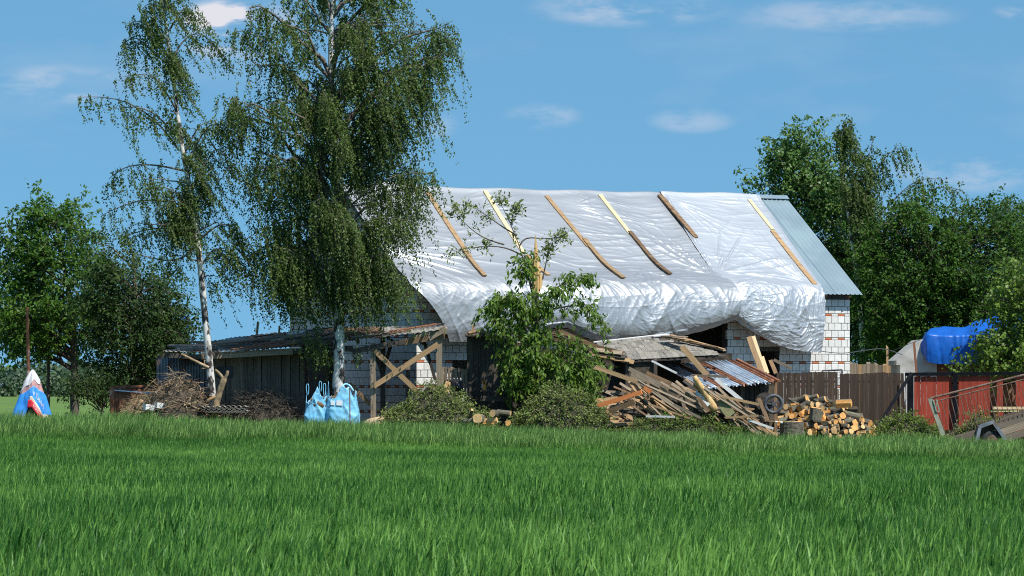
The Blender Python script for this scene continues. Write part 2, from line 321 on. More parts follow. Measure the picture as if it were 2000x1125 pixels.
# ------------------------------------------------------------------ wheat: blades grouped into patches, set out by geometry nodes
def blades(n, area, hmin, hmax, wmin, wmax, lean, rng, per=4, low=.35):
    bx = rng.uniform(-area / 2, area / 2, n); by = rng.uniform(-area / 2, area / 2, n)
    V = []; R = []; seg = 4
    bx = np.repeat(bx, per); by = np.repeat(by, per); N = n * per
    H = rng.uniform(hmin, hmax, N)
    start = np.tile(np.linspace(0, low, per), n) * H + rng.uniform(0, .05, N)
    L = (H - start) * rng.uniform(.80, 1.12, N); W = rng.uniform(wmin, wmax, N)
    az = rng.uniform(0, 2 * math.pi, N); out = rng.uniform(.05, .42, N)
    side = az + math.pi / 2 + rng.uniform(-.6, .6, N)
    t = np.linspace(0, 1, seg + 1)[None, :]
    rad = out[:, None] * L[:, None] * (t ** 1.6)
    x = bx[:, None] + np.cos(az)[:, None] * rad + lean * L[:, None] * t ** 1.4
    y = by[:, None] + np.sin(az)[:, None] * rad
    z = start[:, None] + L[:, None] * (t - .32 * out[:, None] * t ** 3)
    wd_ = W[:, None] * np.array([.55, .95, 1.0, .7, .05])[None, :] / 2
    sx = np.cos(side)[:, None] * wd_; sy = np.sin(side)[:, None] * wd_
    A = np.stack([x - sx, y - sy, z], -1); B = np.stack([x + sx, y + sy, z], -1)
    V = np.stack([A, B], 2).reshape(-1, 3)
    base = (np.arange(N) * (seg + 1) * 2)[:, None, None]; k = (np.arange(seg) * 2)[None, :, None]
    F = (base + k + np.array([0, 1, 3, 2])[None, None, :]).reshape(-1, 4)
    r = np.repeat(np.clip(rng.normal(.42, .34, N), 0, 1), (seg + 1) * 2)
    return V, F, r
wheat_col = bpy.data.collections.new('wheat_patches')
for k in range(6):
    rg = np.random.default_rng(50 + k)
    V, F, r = blades(270, .9, .38, .60, .013, .021, .13, rg)
    me = mesh_np('wheat_patch', V, F, L_WHEAT, True, r)
    wheat_col.objects.link(bpy.data.objects.new('wheat_patch', me))
edge_col = bpy.data.collections.new('edge_wheat_patches')
for k in range(5):
    rg = np.random.default_rng(80 + k)
    V, F, r = blades(120, .9, .40, .84, .011, .020, .24, rg)
    edge_col.objects.link(bpy.data.objects.new('edge_wheat_patch', mesh_np('edge_wheat_patch', V, F, L_EDGE, True, r)))
def scatter_object(name, pts, rot, scl, col, label):
    me = bpy.data.meshes.new(name); me.vertices.add(len(pts)); me.vertices.foreach_set('co', np.asarray(pts, np.float32).ravel())
    a = me.attributes.new('rot', 'FLOAT_VECTOR', 'POINT'); a.data.foreach_set('vector', np.asarray(rot, np.float32).ravel())
    a = me.attributes.new('scl', 'FLOAT_VECTOR', 'POINT'); a.data.foreach_set('vector', np.asarray(scl, np.float32).ravel())
    a = me.attributes.new('idx', 'INT', 'POINT'); a.data.foreach_set('value', NP.integers(0, len(col.objects), len(pts)).astype(np.int32))
    ng = bpy.data.node_groups.new(name, 'GeometryNodeTree')
    ng.interface.new_socket('Geometry', in_out='INPUT', socket_type='NodeSocketGeometry'); ng.interface.new_socket('Geometry', in_out='OUTPUT', socket_type='NodeSocketGeometry')
    N = ng.nodes; L = ng.links; gi = N.new('NodeGroupInput'); go = N.new('NodeGroupOutput')
    ci = N.new('GeometryNodeCollectionInfo'); ci.inputs['Collection'].default_value = col; ci.inputs['Separate Children'].default_value = True; ci.inputs['Reset Children'].default_value = True
    ip = N.new('GeometryNodeInstanceOnPoints'); ip.inputs['Pick Instance'].default_value = True
    def na(n, t):
        q = N.new('GeometryNodeInputNamedAttribute'); q.data_type = t; q.inputs['Name'].default_value = n; return q.outputs['Attribute']
    L.new(gi.outputs[0], ip.inputs['Points']); L.new(ci.outputs[0], ip.inputs['Instance']); L.new(na('idx', 'INT'), ip.inputs['Instance Index'])
    er = N.new('FunctionNodeEulerToRotation'); L.new(na('rot', 'FLOAT_VECTOR'), er.inputs[0]); L.new(er.outputs[0], ip.inputs['Rotation']); L.new(na('scl', 'FLOAT_VECTOR'), ip.inputs['Scale'])
    L.new(ip.outputs[0], go.inputs[0])
    o = obj(name, me); md = o.modifiers.new('scatter', 'NODES'); md.node_group = ng
    me.materials.append(L_WHEAT)
    tag(o, label, kind='stuff'); return o
def wheat():
    pts = []
    y = 16.0
    while y < 151.2:
        st = .62
        half = .1 * y + 9
        n = int(2 * half / st)
        xs = np.linspace(-half, half, n) + NP.uniform(-.2, .2, n); ys = y + NP.uniform(-.2, .2, n)
        ok = ys < 151.2 + .5 * vnoise(xs * .25, xs * 0 + 3, 9)
        pts.append(np.stack([xs[ok], ys[ok], gz(xs[ok], ys[ok])], -1)); y += st
    p = np.concatenate(pts); n = len(p)
    hs = 1 + .12 * vnoise(p[:, 0] * .35, p[:, 1] * .12, 21) + NP.uniform(-.07, .07, n)
    rot = np.stack([NP.uniform(-.05, .05, n), NP.uniform(-.05, .05, n), NP.choice([0, .35, -.35, .7, -.7], n) + NP.uniform(-.2, .2, n)], -1)
    far = p[:, 1] > 145.6
    rot[:, 0] += .20 * fbm(p[:, 0] * .12, p[:, 1] * .06, 61, 2); rot[:, 1] += .14 * fbm(p[:, 0] * .15, p[:, 1] * .07, 66, 2)      # wind swathes
    scl = np.stack([np.ones(n), np.ones(n), hs], -1)
    scatter_object('wheat', p[~far], rot[~far], scl[~far], wheat_col, 'dense green young wheat filling the field in front')
    scatter_object('tall_wheat', p[far], rot[far], scl[far], edge_col, 'taller pale wheat strip along the far edge of the field')
wheat()

# ------------------------------------------------------------------ foliage engine
def twig_set(S, D, L, droop, hang, wind=(.12, 0, 0)):
    """returns f(t) giving positions for each twig at t (n,) or (n,k)"""
    W = np.array(wind)
    def f(idx, t):
        s = S[idx]; d = D[idx]; l = L[idx][:, None]; t = t[:, None]
        return s + d * l * (t * (1 - hang) + hang * .30 * (1 - (1 - t) ** 2)) + np.array([0, 0, -1.0]) * l * (hang * t ** 1.25 + droop * t * t) + W * l * t * t
    return f
def unit(v): return v / np.maximum(np.linalg.norm(v, axis=-1, keepdims=True), 1e-9)
def leaf_arrays(p, d, nrm_, L, Wd, rnd):
    s = unit(np.cross(d, nrm_)); n = len(p); L = L[:, None]; Wd = Wd[:, None]
    V = np.empty((n, 4, 3)); V[:, 0] = p; V[:, 1] = p + d * L * .45 + s * Wd * .5; V[:, 2] = p + d * L; V[:, 3] = p + d * L * .45 - s * Wd * .5
    return V.reshape(-1, 3), np.arange(n * 4).reshape(n, 4), np.repeat(rnd, 4)
def foliage(parent, S, D, Ln, per, leaf, aspect, mat, twigmat, droop=.1, hang=0.0, spread=.04, down=.4, wind=(.12, 0, 0), tw=.006, t0=.12, rng=NP, rbias=None, name='leaves', ribbons=True):
    S = np.asarray(S, float); D = unit(np.asarray(D, float)); Ln = np.asarray(Ln, float); n = len(S)
    f = twig_set(S, D, Ln, droop, hang, wind)
    cnt = np.maximum(2, (per * Ln / Ln.mean()).astype(int)); idx = np.repeat(np.arange(n), cnt); t = rng.uniform(t0, 1, len(idx))
    p = f(idx, t) + rng.normal(0, spread, (len(idx), 3))
    tan = unit(f(idx, np.minimum(t + .05, 1.05)) - f(idx, t))
    d = unit(tan * .5 + rng.normal(0, .6, (len(idx), 3)) + np.array([0, 0, -down]))
    nn = unit(rng.normal(0, .65, (len(idx), 3)) + np.array([.25, -.45, .75]))
    Lf = leaf * rng.uniform(.65, 1.2, len(idx)); base = rng.normal(.45, .12, n) if rbias is None else rbias
    rn = np.clip(base[idx] + rng.normal(0, .2, len(idx)), 0, 1)
    V, F, r = leaf_arrays(p, d, nn, Lf, Lf * aspect, rn)
    lo = obj(name, mesh_np(name, V, F, mat, False, r), parent)
    if ribbons:
        k = 4; ts = np.linspace(0, 1, k + 1); I = np.arange(n)
        Pp = np.stack([f(I, np.full(n, a)) for a in ts], 1)
        sd = unit(np.cross(D, rng.normal(0, 1, (n, 3))))[:, None, :] * (tw * np.linspace(1, .35, k + 1))[None, :, None]
        V = np.stack([Pp - sd, Pp + sd], 2).reshape(-1, 3)
        base = (np.arange(n) * (k + 1) * 2)[:, None, None]; q = (np.arange(k) * 2)[None, :, None]
        F = (base + q + np.array([0, 1, 3, 2])[None, None, :]).reshape(-1, 4)
        obj('twigs', mesh_np('twigs', V, F, twigmat), parent)
    return lo
def px_path(path, Y): return [P(u, v, Y + (q[0] if q else 0)) for u, v, *q in path]
def resample(pts, n):
    pts = np.array([tuple(p) for p in pts], float); d = np.concatenate([[0], np.cumsum(np.linalg.norm(np.diff(pts, axis=0), axis=1))])
    t = np.linspace(0, d[-1], n); 
    out = np.stack([np.interp(t, d, pts[:, i]) for i in range(3)], -1)
    return out
def smooth_path(pts, n):
    p = resample(pts, n)
    for _ in range(3): p[1:-1] = (p[:-2] + 2 * p[1:-1] + p[2:]) / 4
    return p
def trunk_build(name, path, r0, r1, mat, parent, k=12, n=26, flare=1.35):
    p = smooth_path(path, n); t = np.linspace(0, 1, n)
    r = r0 + (r1 - r0) * t; r[:3] *= np.linspace(flare, 1.0, 3); r *= 1 + .07 * np.sin(np.arange(n) * 2.1) * (1 - t)
    MB().tube(p, list(r), k, jit=.05).build(name, mat, parent, True); return p
def limb_curve(a, b, rise, n=7, rng=NP):
    a = np.asarray(a, float); b = np.asarray(b, float); t = np.linspace(0, 1, n)[:, None]
    L = np.linalg.norm(b - a)
    p = a + (b - a) * t; p[:, 2] += (rise * L * (4 * t * (1 - t))).ravel(); p[1:-1] += rng.normal(0, .03 * L, (n - 2, 3)); return p
def crown_points(profile, Y, K, rng, depth=.8, bias=.55, uc=None):
    """random points in a crown whose half width at each height comes from profile rows (v, uL, uR)"""
    pv = np.array([a[0] for a in profile], float); l = np.array([a[1] for a in profile], float); r = np.array([a[2] for a in profile], float)
    o = np.argsort(pv); pv, l, r = pv[o], l[o], r[o]
    vv = np.linspace(pv[0], pv[-1], 400); w = np.interp(vv, pv, r - l); cdf = np.cumsum(w); cdf /= cdf[-1]
    v = np.interp(rng.uniform(0, 1, K), cdf, vv)
    c = (np.interp(v, pv, l) + np.interp(v, pv, r)) / 2; h = (np.interp(v, pv, r) - np.interp(v, pv, l)) / 2
    ph = rng.uniform(0, 2 * math.pi, K); rr = rng.uniform(0, 1, K) ** bias
    u = c + h * rr * np.cos(ph); y = Y + h / FPX * Y * depth * rr * np.sin(ph)
    return np.stack([(u - 1000) / FPX * Y, y, HC + (HV - v) / FPX * Y], -1)
def limbs_to(parent, trunk, targets, mat, r0, rise=.12, back=.55, name='limb', k=5):
    """a limb from the trunk to every target, all limbs of one tree in one mesh"""
    mb = MB(); curves = []
    for tg in targets:
        hd = np.linalg.norm(trunk[:, :2] - tg[:2], axis=1)
        want = tg[2] - back * np.min(hd) - .1
        i = int(np.argmin(np.abs(trunk[:, 2] - max(want, trunk[2, 2]))))
        c = limb_curve(trunk[i], tg, rise); curves.append(c)
        L = np.linalg.norm(c[-1] - c[0]); rr = min(r0, .012 + .02 * L) 
        mb.tube(c, list(np.linspace(rr, rr * .22, len(c))), k, cap=False)
    mb.build(name, mat, parent, True); return curves

def weeping_tree(name, label, base_uv, trunk_path, Y, r0, r1, profile, K, tw_per, twL, per, leaf, boughs=(), seed=1, trunkmat='birch', bias=.6, depth=.75, bt=30, leafmat=None, group=None, wind=(.16, 0, 0), upmat='limb_p', extra=None):
    rng = np.random.default_rng(seed)
    g = gp(base_uv, Y); T = thing(name, label, 'tree', g, group)
    path = [g - Vector((0, 0, .15))] + px_path(trunk_path, Y)
    tr = trunk_build('trunk', path, r0, r1, M[trunkmat], T, flare=1.5, n=34)
    S = []; D = []; L = []
    tg = crown_points(profile, Y, K, rng, depth, bias) if K else np.zeros((0, 3))
    cur = limbs_to(T, tr, tg, M['limb_p'], .075, .16, .75) if K else []
    bc = []
    if boughs:
        mb = MB()
        for b in boughs:
            c = smooth_path([P(u, v, Y + dy) for u, v, dy in b], 10); bc.append(c)
            mb.tube(c, list(np.linspace(.036, .008, 10)), 6, cap=False)
        mb.build('bough', M[upmat], T, True)
    for cs, m_, lo in ((cur, tw_per, .45), (bc, bt, .30)):
        for c in cs:
            n = max(3, int(m_ * rng.uniform(.6, 1.4)))
            t = rng.uniform(lo, 1, n); seg = np.linspace(0, 1, len(c))
            s = np.stack([np.interp(t, seg, c[:, i]) for i in range(3)], -1) + rng.normal(0, .09, (n, 3))
            d = unit(c[-1] - c[0])[None, :] * rng.uniform(.2, 1, (n, 1)) + rng.normal(0, .5, (n, 3)) + np.array([0, 0, .35])
            S.append(s); D.append(d); L.append(rng.uniform(twL[0], twL[1], n) * rng.uniform(.6, 1.1))
    if extra is not None:
        for (u, v, su, sv, n, ll) in extra:
            s = np.stack([(u + rng.normal(0, su, n) - 1000) / FPX * Y, Y + rng.normal(0, .35, n), HC + (HV - v - rng.normal(0, sv, n)) / FPX * Y], -1)
            S.append(s); D.append(rng.normal(0, .6, (n, 3)) + np.array([0, 0, .2])); L.append(rng.uniform(.5, 1, n) * ll)
            c = limb_curve(tr[int(np.argmin(np.abs(tr[:, 2] - s[:, 2].mean() + .1)))], s.mean(0), .1); MB().tube(c, list(np.linspace(.03, .008, len(c))), 5, cap=False).build('limb', M['limb_p'], T, True)
    S = np.concatenate(S); D = np.concatenate(D); L = np.concatenate(L)
    foliage(T, S, D, L, per, leaf, .78, leafmat or L_BIRCH, M['limb'], droop=.05, hang=.88, spread=.03, down=.9, wind=wind, tw=.005, rng=rng)
    return T
def broad_tree(name, label, base_u, Y, trunk_path, r0, r1, profile, K, tw_per, twL, per, leaf, aspect, leafmat, seed=1, csize=.35, up=.5, droop=.2, depth=.8, bias=.5, down=.35, group=None, cat='tree', spread=.06, limbr=.06, barkm='bark', more=None, trunk2=None, wind=(.1, 0, 0)):
    rng = np.random.default_rng(seed); g = gp(base_u, Y); T = thing(name, label, cat, g, group)
    path = [g - Vector((0, 0, .15))] + px_path(trunk_path, Y)
    tr = trunk_build('trunk', path, r0, r1, M[barkm], T)
    for pth, ra in (trunk2 or []):
        g2 = gp(pth[0][0], Y); trunk_build('trunk', [g2 - Vector((0, 0, .15))] + px_path(pth, Y), ra, ra * .5, M[barkm], T)
    tg = crown_points(profile, Y, K, rng, depth, bias)
    if more is not None: tg = np.concatenate([tg, np.array([tuple(P(u, v, Y + dy)) for u, v, dy in more])])
    limbs_to(T, tr, tg, M['limb'], limbr, .08, .6)
    n = len(tg) * tw_per; ci = np.repeat(np.arange(len(tg)), tw_per)
    S = tg[ci] + rng.normal(0, csize, (n, 3)) * np.array([1, 1, .8])
    ax = np.array([np.interp(S[:, 2], tr[:, 2], tr[:, 0]), np.interp(S[:, 2], tr[:, 2], tr[:, 1])]).T
    out = np.concatenate([S[:, :2] - ax, np.zeros((n, 1))], 1)
    D = unit(out) * .6 + rng.normal(0, .45, (n, 3)) + np.array([0, 0, up])
    L = rng.uniform(twL[0], twL[1], n)
    rb = np.repeat(rng.normal(.45, .15, len(tg)), tw_per)
    foliage(T, S, D, L, per, leaf, aspect, leafmat, M['limb'], droop=droop, spread=spread, down=down, wind=wind, tw=.007, rng=rng, rbias=rb)
    return T
# ------------------------------------------------------------------ the house: a runs along the long front, b along the gable
ANG = math.radians(33); AX = Vector((math.cos(ANG), math.sin(ANG), 0)); BX = Vector((-math.sin(ANG), math.cos(ANG), 0))
HO = Vector(((814 - 1000) / FPX * 157.5, 157.5, 0)); HL, HW, EZ, RZ, OV = 16.6, 7.7, 4.58, 7.85, .35
def H(s, t, z): return HO + AX * s + BX * t + Vector((0, 0, z))
SLN = math.hypot(HW / 2 + OV, RZ - EZ); ST_, SZ_ = (HW / 2 + OV) / SLN, (RZ - EZ) / SLN
def RS(s, d, h): return H(s, HW / 2 - ST_ * d - SZ_ * h, RZ - SZ_ * d + ST_ * h)       # front slope: d down from ridge, h above it
NROOF = (-BX * SZ_ + Vector((0, 0, ST_))).normalized(); NFRONT = -BX
def ray_plane(u, v, p0, n):
    D = Vector(((u - 1000) / FPX, 1, (HV - v) / FPX)); C = Vector((0, 0, HC)); k = (Vector(p0) - C).dot(n) / D.dot(n); return C + D * k
def on_roof(u, v, h=0.0):
    p = ray_plane(u, v, RS(0, 0, h), NROOF) - HO; s = p.dot(AX); return s, (RZ + ST_ * h - p.z) / SZ_
def on_front(u, v, t=-.4):
    p = ray_plane(u, v, H(0, t, 0), NFRONT) - HO; return p.dot(AX), p.z
house = thing('brick_house', 'white block house with orange brick bands and half tarped blue-grey roof', 'house', H(0, 0, 0))
WT = .3
Mz = Matrix.Rotation(ANG, 4, 'Z')
def hbox(mb, s0, s1, t0, t1, z0, z1):
    c = H((s0 + s1) / 2, (t0 + t1) / 2, (z0 + z1) / 2)
    return mb.box(Matrix.Translation(c) @ Mz @ Matrix.Diagonal((s1 - s0, t1 - t0, z1 - z0, 1)))
# openings in the long front: (s0, s1, z0, z1)
def fs(u): return on_front(u, 690, 0)[0]
def fz(u, v): return on_front(u, v, 0)[1]
OPEN = [(fs(1290), fs(1421), -.5, 3.72), (fs(1486), fs(1522), 1.75, fz(1500, 686)), (fs(886), fs(925), 1.9, 2.42)]
fw = MB(); cuts = sorted(OPEN); s = 0.0
for (a, b, z0, z1) in cuts:
    hbox(fw, s, a, .012, WT, -1.2, EZ + .1)
    if z0 > -.4: hbox(fw, a, b, .012, WT, -1.2, z0)
    hbox(fw, a, b, .012, WT, z1, EZ + .1); s = b
hbox(fw, s, HL, .012, WT, -1.2, EZ + .1)
front = fw.build('front_wall', M['mortar'], house)
gw = MB(); gw.prism([H(.012, .013, -1.2), H(.012, HW, -1.2), H(.012, HW, EZ + .05), H(.012, HW / 2, RZ - .10), H(.012, .013, EZ + .05)], AX * WT)
gable = gw.build('gable_wall', M['mortar'], house)
rw = MB(); rw.prism([H(HL - WT, WT, -1.2), H(HL - WT, HW, -1.2), H(HL - WT, HW, EZ + .05), H(HL - WT, HW / 2, RZ - .10), H(HL - WT, WT, EZ + .05)], AX * WT); hbox(rw, WT + .02, HL - WT - .01, HW - WT, HW - .003, -1.2, EZ + .1)
rw.build('rear_wall', M['concrete'], house)
fl = MB(); hbox(fl, WT, HL - WT, WT, HW - WT, -.3, -.02); fl.build('floor_slab', M['soil'], house)
# inside the dark opening: a shelf with jars, loft boards
lf = MB(); hbox(lf, WT, HL - WT, WT, HW - WT, 3.85, 3.98); lf.build('loft_floor', M['w_dark'], house)
# blocks and brick bands
BM_ = MB(); BM_.v = []; 
def unit_block(name, mat, bev=.03):
    b = bev; mb = MB()
    xs = [-.5, -.5 + b, .5 - b, .5]
    v = [(-.5, .5, -.5), (.5, .5, -.5), (.5, .5, .5), (-.5, .5, .5), (-.5, -.5 + b, -.5), (.5, -.5 + b, -.5), (.5, -.5 + b, .5), (-.5, -.5 + b, .5), (-.5 + b, -.5, -.5 + b), (.5 - b, -.5, -.5 + b), (.5 - b, -.5, .5 - b), (-.5 + b, -.5, .5 - b)]
    mb.v = v; mb.f = [(0, 3, 2, 1), (4, 5, 9, 8), (5, 6, 10, 9), (6, 7, 11, 10), (7, 4, 8, 11), (8, 9, 10, 11), (0, 1, 5, 4), (1, 2, 6, 5), (2, 3, 7, 6), (3, 0, 4, 7)]
    return mb.mesh(name, mat)
me_block = unit_block('block', M['block'], .045); me_wbrick = unit_block('white_brick', M['block'], .06); me_obrick = unit_block('orange_brick', M['brick'], .06)
BL, CH, BHt, UN = .26, .2333, .075, .775
Z0 = 1.60 - 2 * UN                                   # a band every three block courses
def uv_of(p): return 1000 + p.x / p.y * FPX, HV - (p.z - HC) / p.y * FPX
def course_list():
    out = []; z = Z0 - .4 * 0
    for n in range(10):
        zb = Z0 + n * UN; out.append(('band', zb - BHt / 2, zb + BHt / 2, n))
        for k in range(3): out.append(('block', zb + BHt / 2 + k * CH, zb + BHt / 2 + (k + 1) * CH, n * 3 + k))
    return out
pieces = []                                           # (importance, kind, matrix, parent)
def lay(face):
    for kind, z0, z1, row in course_list():
        if face == 'f' and z1 > EZ + .02: continue
        n = int((HL if face == 'f' else HW) / BL) + 2; off = (row % 2) * BL / 2 if kind == 'block' else 0
        for i in range(-1, n):
            a = i * BL + off; b = a + BL; end = HL if face == 'f' else HW
            lo, hi = 0.0, end
            if face == 'g' and z1 > EZ:
                k = (z1 - EZ + .12) / (RZ - EZ) * (HW / 2 + OV) - OV; lo, hi = max(lo, k), min(hi, end - k)
            a = max(a, lo); b = min(b, hi)
            if b - a < .05: continue
            if face == 'f':
                def blocked():
                    for (oa, ob, oz0, oz1) in OPEN:
                        if a < ob - .02 and b > oa + .02 and z0 < oz1 - .02 and z1 > oz0 + .02: return (oa, ob)
                bl = blocked()
                if bl:
                    if a < bl[0] - .05 and b > bl[0]: b = bl[0]
                    elif b > bl[1] + .05 and a < bl[1]: a = bl[1]
                    else: continue
            j = .0085; c = (a + b) / 2; w = b - a - 2 * j; hgt = z1 - z0 - 2 * j; dep = .10
            pr = RND.uniform(-.003, .003)
            mat = None; k2 = 'block'
            if kind == 'band': k2 = 'orange' if (i % 2 == 0) else 'white'
            elif face == 'g' and 4.50 < (z0 + z1) / 2 < 4.72: k2 = 'block'
            if face == 'f':
                Mx = Matrix.Translation(H(c, dep / 2 - .004 + pr, (z0 + z1) / 2)) @ Mz @ Matrix.Diagonal((w, dep, hgt, 1)); par = front
            else:
                Mx = Matrix.Translation(H(dep / 2 - .004 + pr, c, (z0 + z1) / 2)) @ Mz @ Matrix.Rotation(-math.pi / 2, 4, 'Z') @ Matrix.Diagonal((w, dep, hgt, 1)); par = gable
            u, v = uv_of(Mx.translation); imp = 0
            if face == 'f':
                if u < 848 and 585 < v < 800: imp = 3
                elif u < 925 and v > 668: imp = 2.6
                elif u > 1606 and v < 740: imp = 3
                elif u > 1421 and 655 + (u - 1421) * .2 < v < 740: imp = 2.7
            else:
                if 688 < u and 655 < v < 790: imp = 2.5
                elif 560 < u < 815 and 575 < v < 650: imp = 2.0 + (u - 560) * .001
            pieces.append((imp, k2, Mx, par))
lay('f'); lay('g')
# stepped orange bricks at eave height of the gable
for i in range(29):
    if i % 3 == 2: continue
    for r_ in range(2):
        if (i + r_) % 3 == 0: continue
        c = .2 + i * .26; z = 4.42 + r_ * .10
        pieces.append((2.2, 'orange', Matrix.Translation(H(.035, c, z)) @ Mz @ Matrix.Rotation(-math.pi / 2, 4, 'Z') @ Matrix.Diagonal((.25, .10, .088, 1)), gable))
pieces.sort(key=lambda q: -q[0])
cnt = {'block': 0, 'white': 0, 'orange': 0}; rest = {}
for imp, k2, Mx, par in pieces:
    if imp > 0 and cnt[k2] < 290:
        cnt[k2] += 1; obj({'block': 'block', 'white': 'white_brick', 'orange': 'orange_brick'}[k2], {'block': me_block, 'white': me_wbrick, 'orange': me_obrick}[k2], par, Mx)
    else: rest.setdefault((k2, par.name), (par, MB()))[1].box(Mx)
for (k2, pn), (par, mb) in rest.items():
    tag(mb.build('blocks' if k2 == 'block' else 'brick_courses', M['brick'] if k2 == 'orange' else M['block'], par), kind='stuff')
# roof sheets, each a ribbed metal sheet
def roof_sheet_mesh():
    nx = 49; w = 1.08; xs = np.linspace(0, w, nx); ph = (xs % .18) / .18
    pr = np.interp(ph, [0, .12, .3, .42, 1], [0, .028, .028, 0, 0])
    V = []
    for d in (0, SLN): V.append(np.stack([xs, np.full(nx, -d), pr], -1))
    G = np.stack(V, 1); me = grid_mesh('roof_sheet', G, M['roofm'], False); return me
me_rs = roof_sheet_mesh()
roofd = MB()
for sgn in (1, -1):
    def Q(s_, d_, h_):
        p = RS(s_, d_, h_)
        if sgn < 0: q = p - HO; tt = q.dot(BX); p = p + BX * 2 * (HW / 2 - tt)
        return p
    e_ = SLN - (.35 if sgn > 0 else .03); roofd.prism([Q(-.3, .02, -.05), Q(-.3, e_, -.05), Q(-.3, e_, -.13), Q(-.3, .02, -.13)], AX * (HL + .55))
roof = roofd.build('roof', M['w_dark'], house)
xax = AX; yax = (BX * ST_ + Vector((0, 0, SZ_))).normalized(); zax = NROOF
s = -.32; k = 0; PITCH = (HL + .25 + .32) / 16; r_strip = 12.2          # the storm stripped the front slope under the tarps
while k < 16:
    for sgn in (1, -1):
        x, y, z = AX, (BX * (ST_ * sgn) + Vector((0, 0, SZ_))).normalized(), (-BX * (SZ_ * sgn) + Vector((0, 0, ST_))).normalized()
        o_ = H(s if sgn > 0 else s + 1.08, HW / 2, RZ); 
        if sgn < 0: x = -x
        Mx = Matrix.Identity(4)
        for r in range(3): Mx[r][0], Mx[r][1], Mx[r][2], Mx[r][3] = x[r], y[r], z[r], o_[r] + (.002 * (k % 2)) * z[r]
        if sgn < 0 or s > r_strip: obj('roof_sheet', me_rs, roof, Mx)
    s += PITCH; k += 1
HR = HL + .27
rc = MB(); rc.beam(H(r_strip, HW / 2 - .07, RZ + .03), H(HR, HW / 2 - .07, RZ + .03), .2, .012, NROOF); rc.beam(H(r_strip, HW / 2 + .07, RZ + .03), H(HR, HW / 2 + .07, RZ + .03), .2, .012, (BX * SZ_ + Vector((0, 0, ST_)))); rc.build('ridge_cap', M['roofm'], roof)
for sg in (0, 1):
    mb = MB(); e = H(-.36, -OV - .02, EZ - .06) if sg == 0 else H(-.36, HW + OV + .02, EZ - .06)
    mb.beam(e, H(-.36, HW / 2, RZ - .05), .20, .035, -AX); mb.build('bargeboard', M['verge'], roof)
rf = MB()
for i in range(14, 18):
    c = H(.2 + i * .95, -OV + .05, EZ - .10); rf.beam(c, c + (BX * ST_ + Vector((0, 0, SZ_))) * .5, .07, .12, (0, 0, 1))
rf.build('rafter_ends', M['w_brown'], roof)

# ------------------------------------------------------------------ silver tarpaulins over the roof
def tarp_mat(nm, g0, g1):
    m = bpy.data.materials.new(nm); m.use_nodes = True; t = m.node_tree; N = t.nodes; L = t.links; bs = N['Principled BSDF']
    tcn = N.new('ShaderNodeTexCoord'); n1 = N.new('ShaderNodeTexNoise'); n1.inputs['Scale'].default_value = .8; n1.inputs['Detail'].default_value = 5; L.new(tcn.outputs['Object'], n1.inputs['Vector'])
    mx = N.new('ShaderNodeMix'); mx.data_type = 'RGBA'; L.new(n1.outputs['Fac'], mx.inputs[0]); mx.inputs[6].default_value = (g0, g0 * 1.06, g0 * 1.12, 1); mx.inputs[7].default_value = (g1, g1 * 1.05, g1 * 1.10, 1)
    L.new(mx.outputs[2], bs.inputs['Base Color']); bs.inputs['Metallic'].default_value = .55; bs.inputs['Roughness'].default_value = .48
    n2 = N.new('ShaderNodeTexNoise'); n2.inputs['Scale'].default_value = 7; n2.inputs['Detail'].default_value = 4; n2.inputs['Distortion'].default_value = .8; L.new(tcn.outputs['Object'], n2.inputs['Vector'])
    b = N.new('ShaderNodeBump'); b.inputs['Strength'].default_value = .10; b.inputs['Distance'].default_value = .05; L.new(n2.outputs['Fac'], b.inputs['Height']); L.new(b.outputs[0], bs.inputs['Normal'])
    return m
M['tarp'] = tarp_mat('silver_tarp', .33, .45); M['tarp_new'] = tarp_mat('newer_silver_tarp', .45, .55)
def ridged(x, y, seed, p=2.0): return (1 - np.abs(vnoise(x, y, seed))) ** p
def creases(x, y, seed, k=6, f=1.0, along=.45, across=2.6):
    """sharp fold lines in several directions, like crumpled foil"""
    o = 0
    for i in range(k):
        a = i * math.pi / k + .37 * (seed % 5) + .5 * vnoise(x * .5, y * .5, seed + 31)
        p, q = x * np.cos(a) + y * np.sin(a), -x * np.sin(a) + y * np.cos(a)
        o = o + (ridged(p * along * f + 7 * i, q * across * f + 3 * i, seed + i, 4) - .25) * (.5 + .5 * vnoise(x * .9 + i, y * .9, seed + 50 + i))
    return o
def lines(pts): 
    a = np.array([on_front(u, v, -.45) for u, v in pts]); return a[:, 0], a[:, 1]
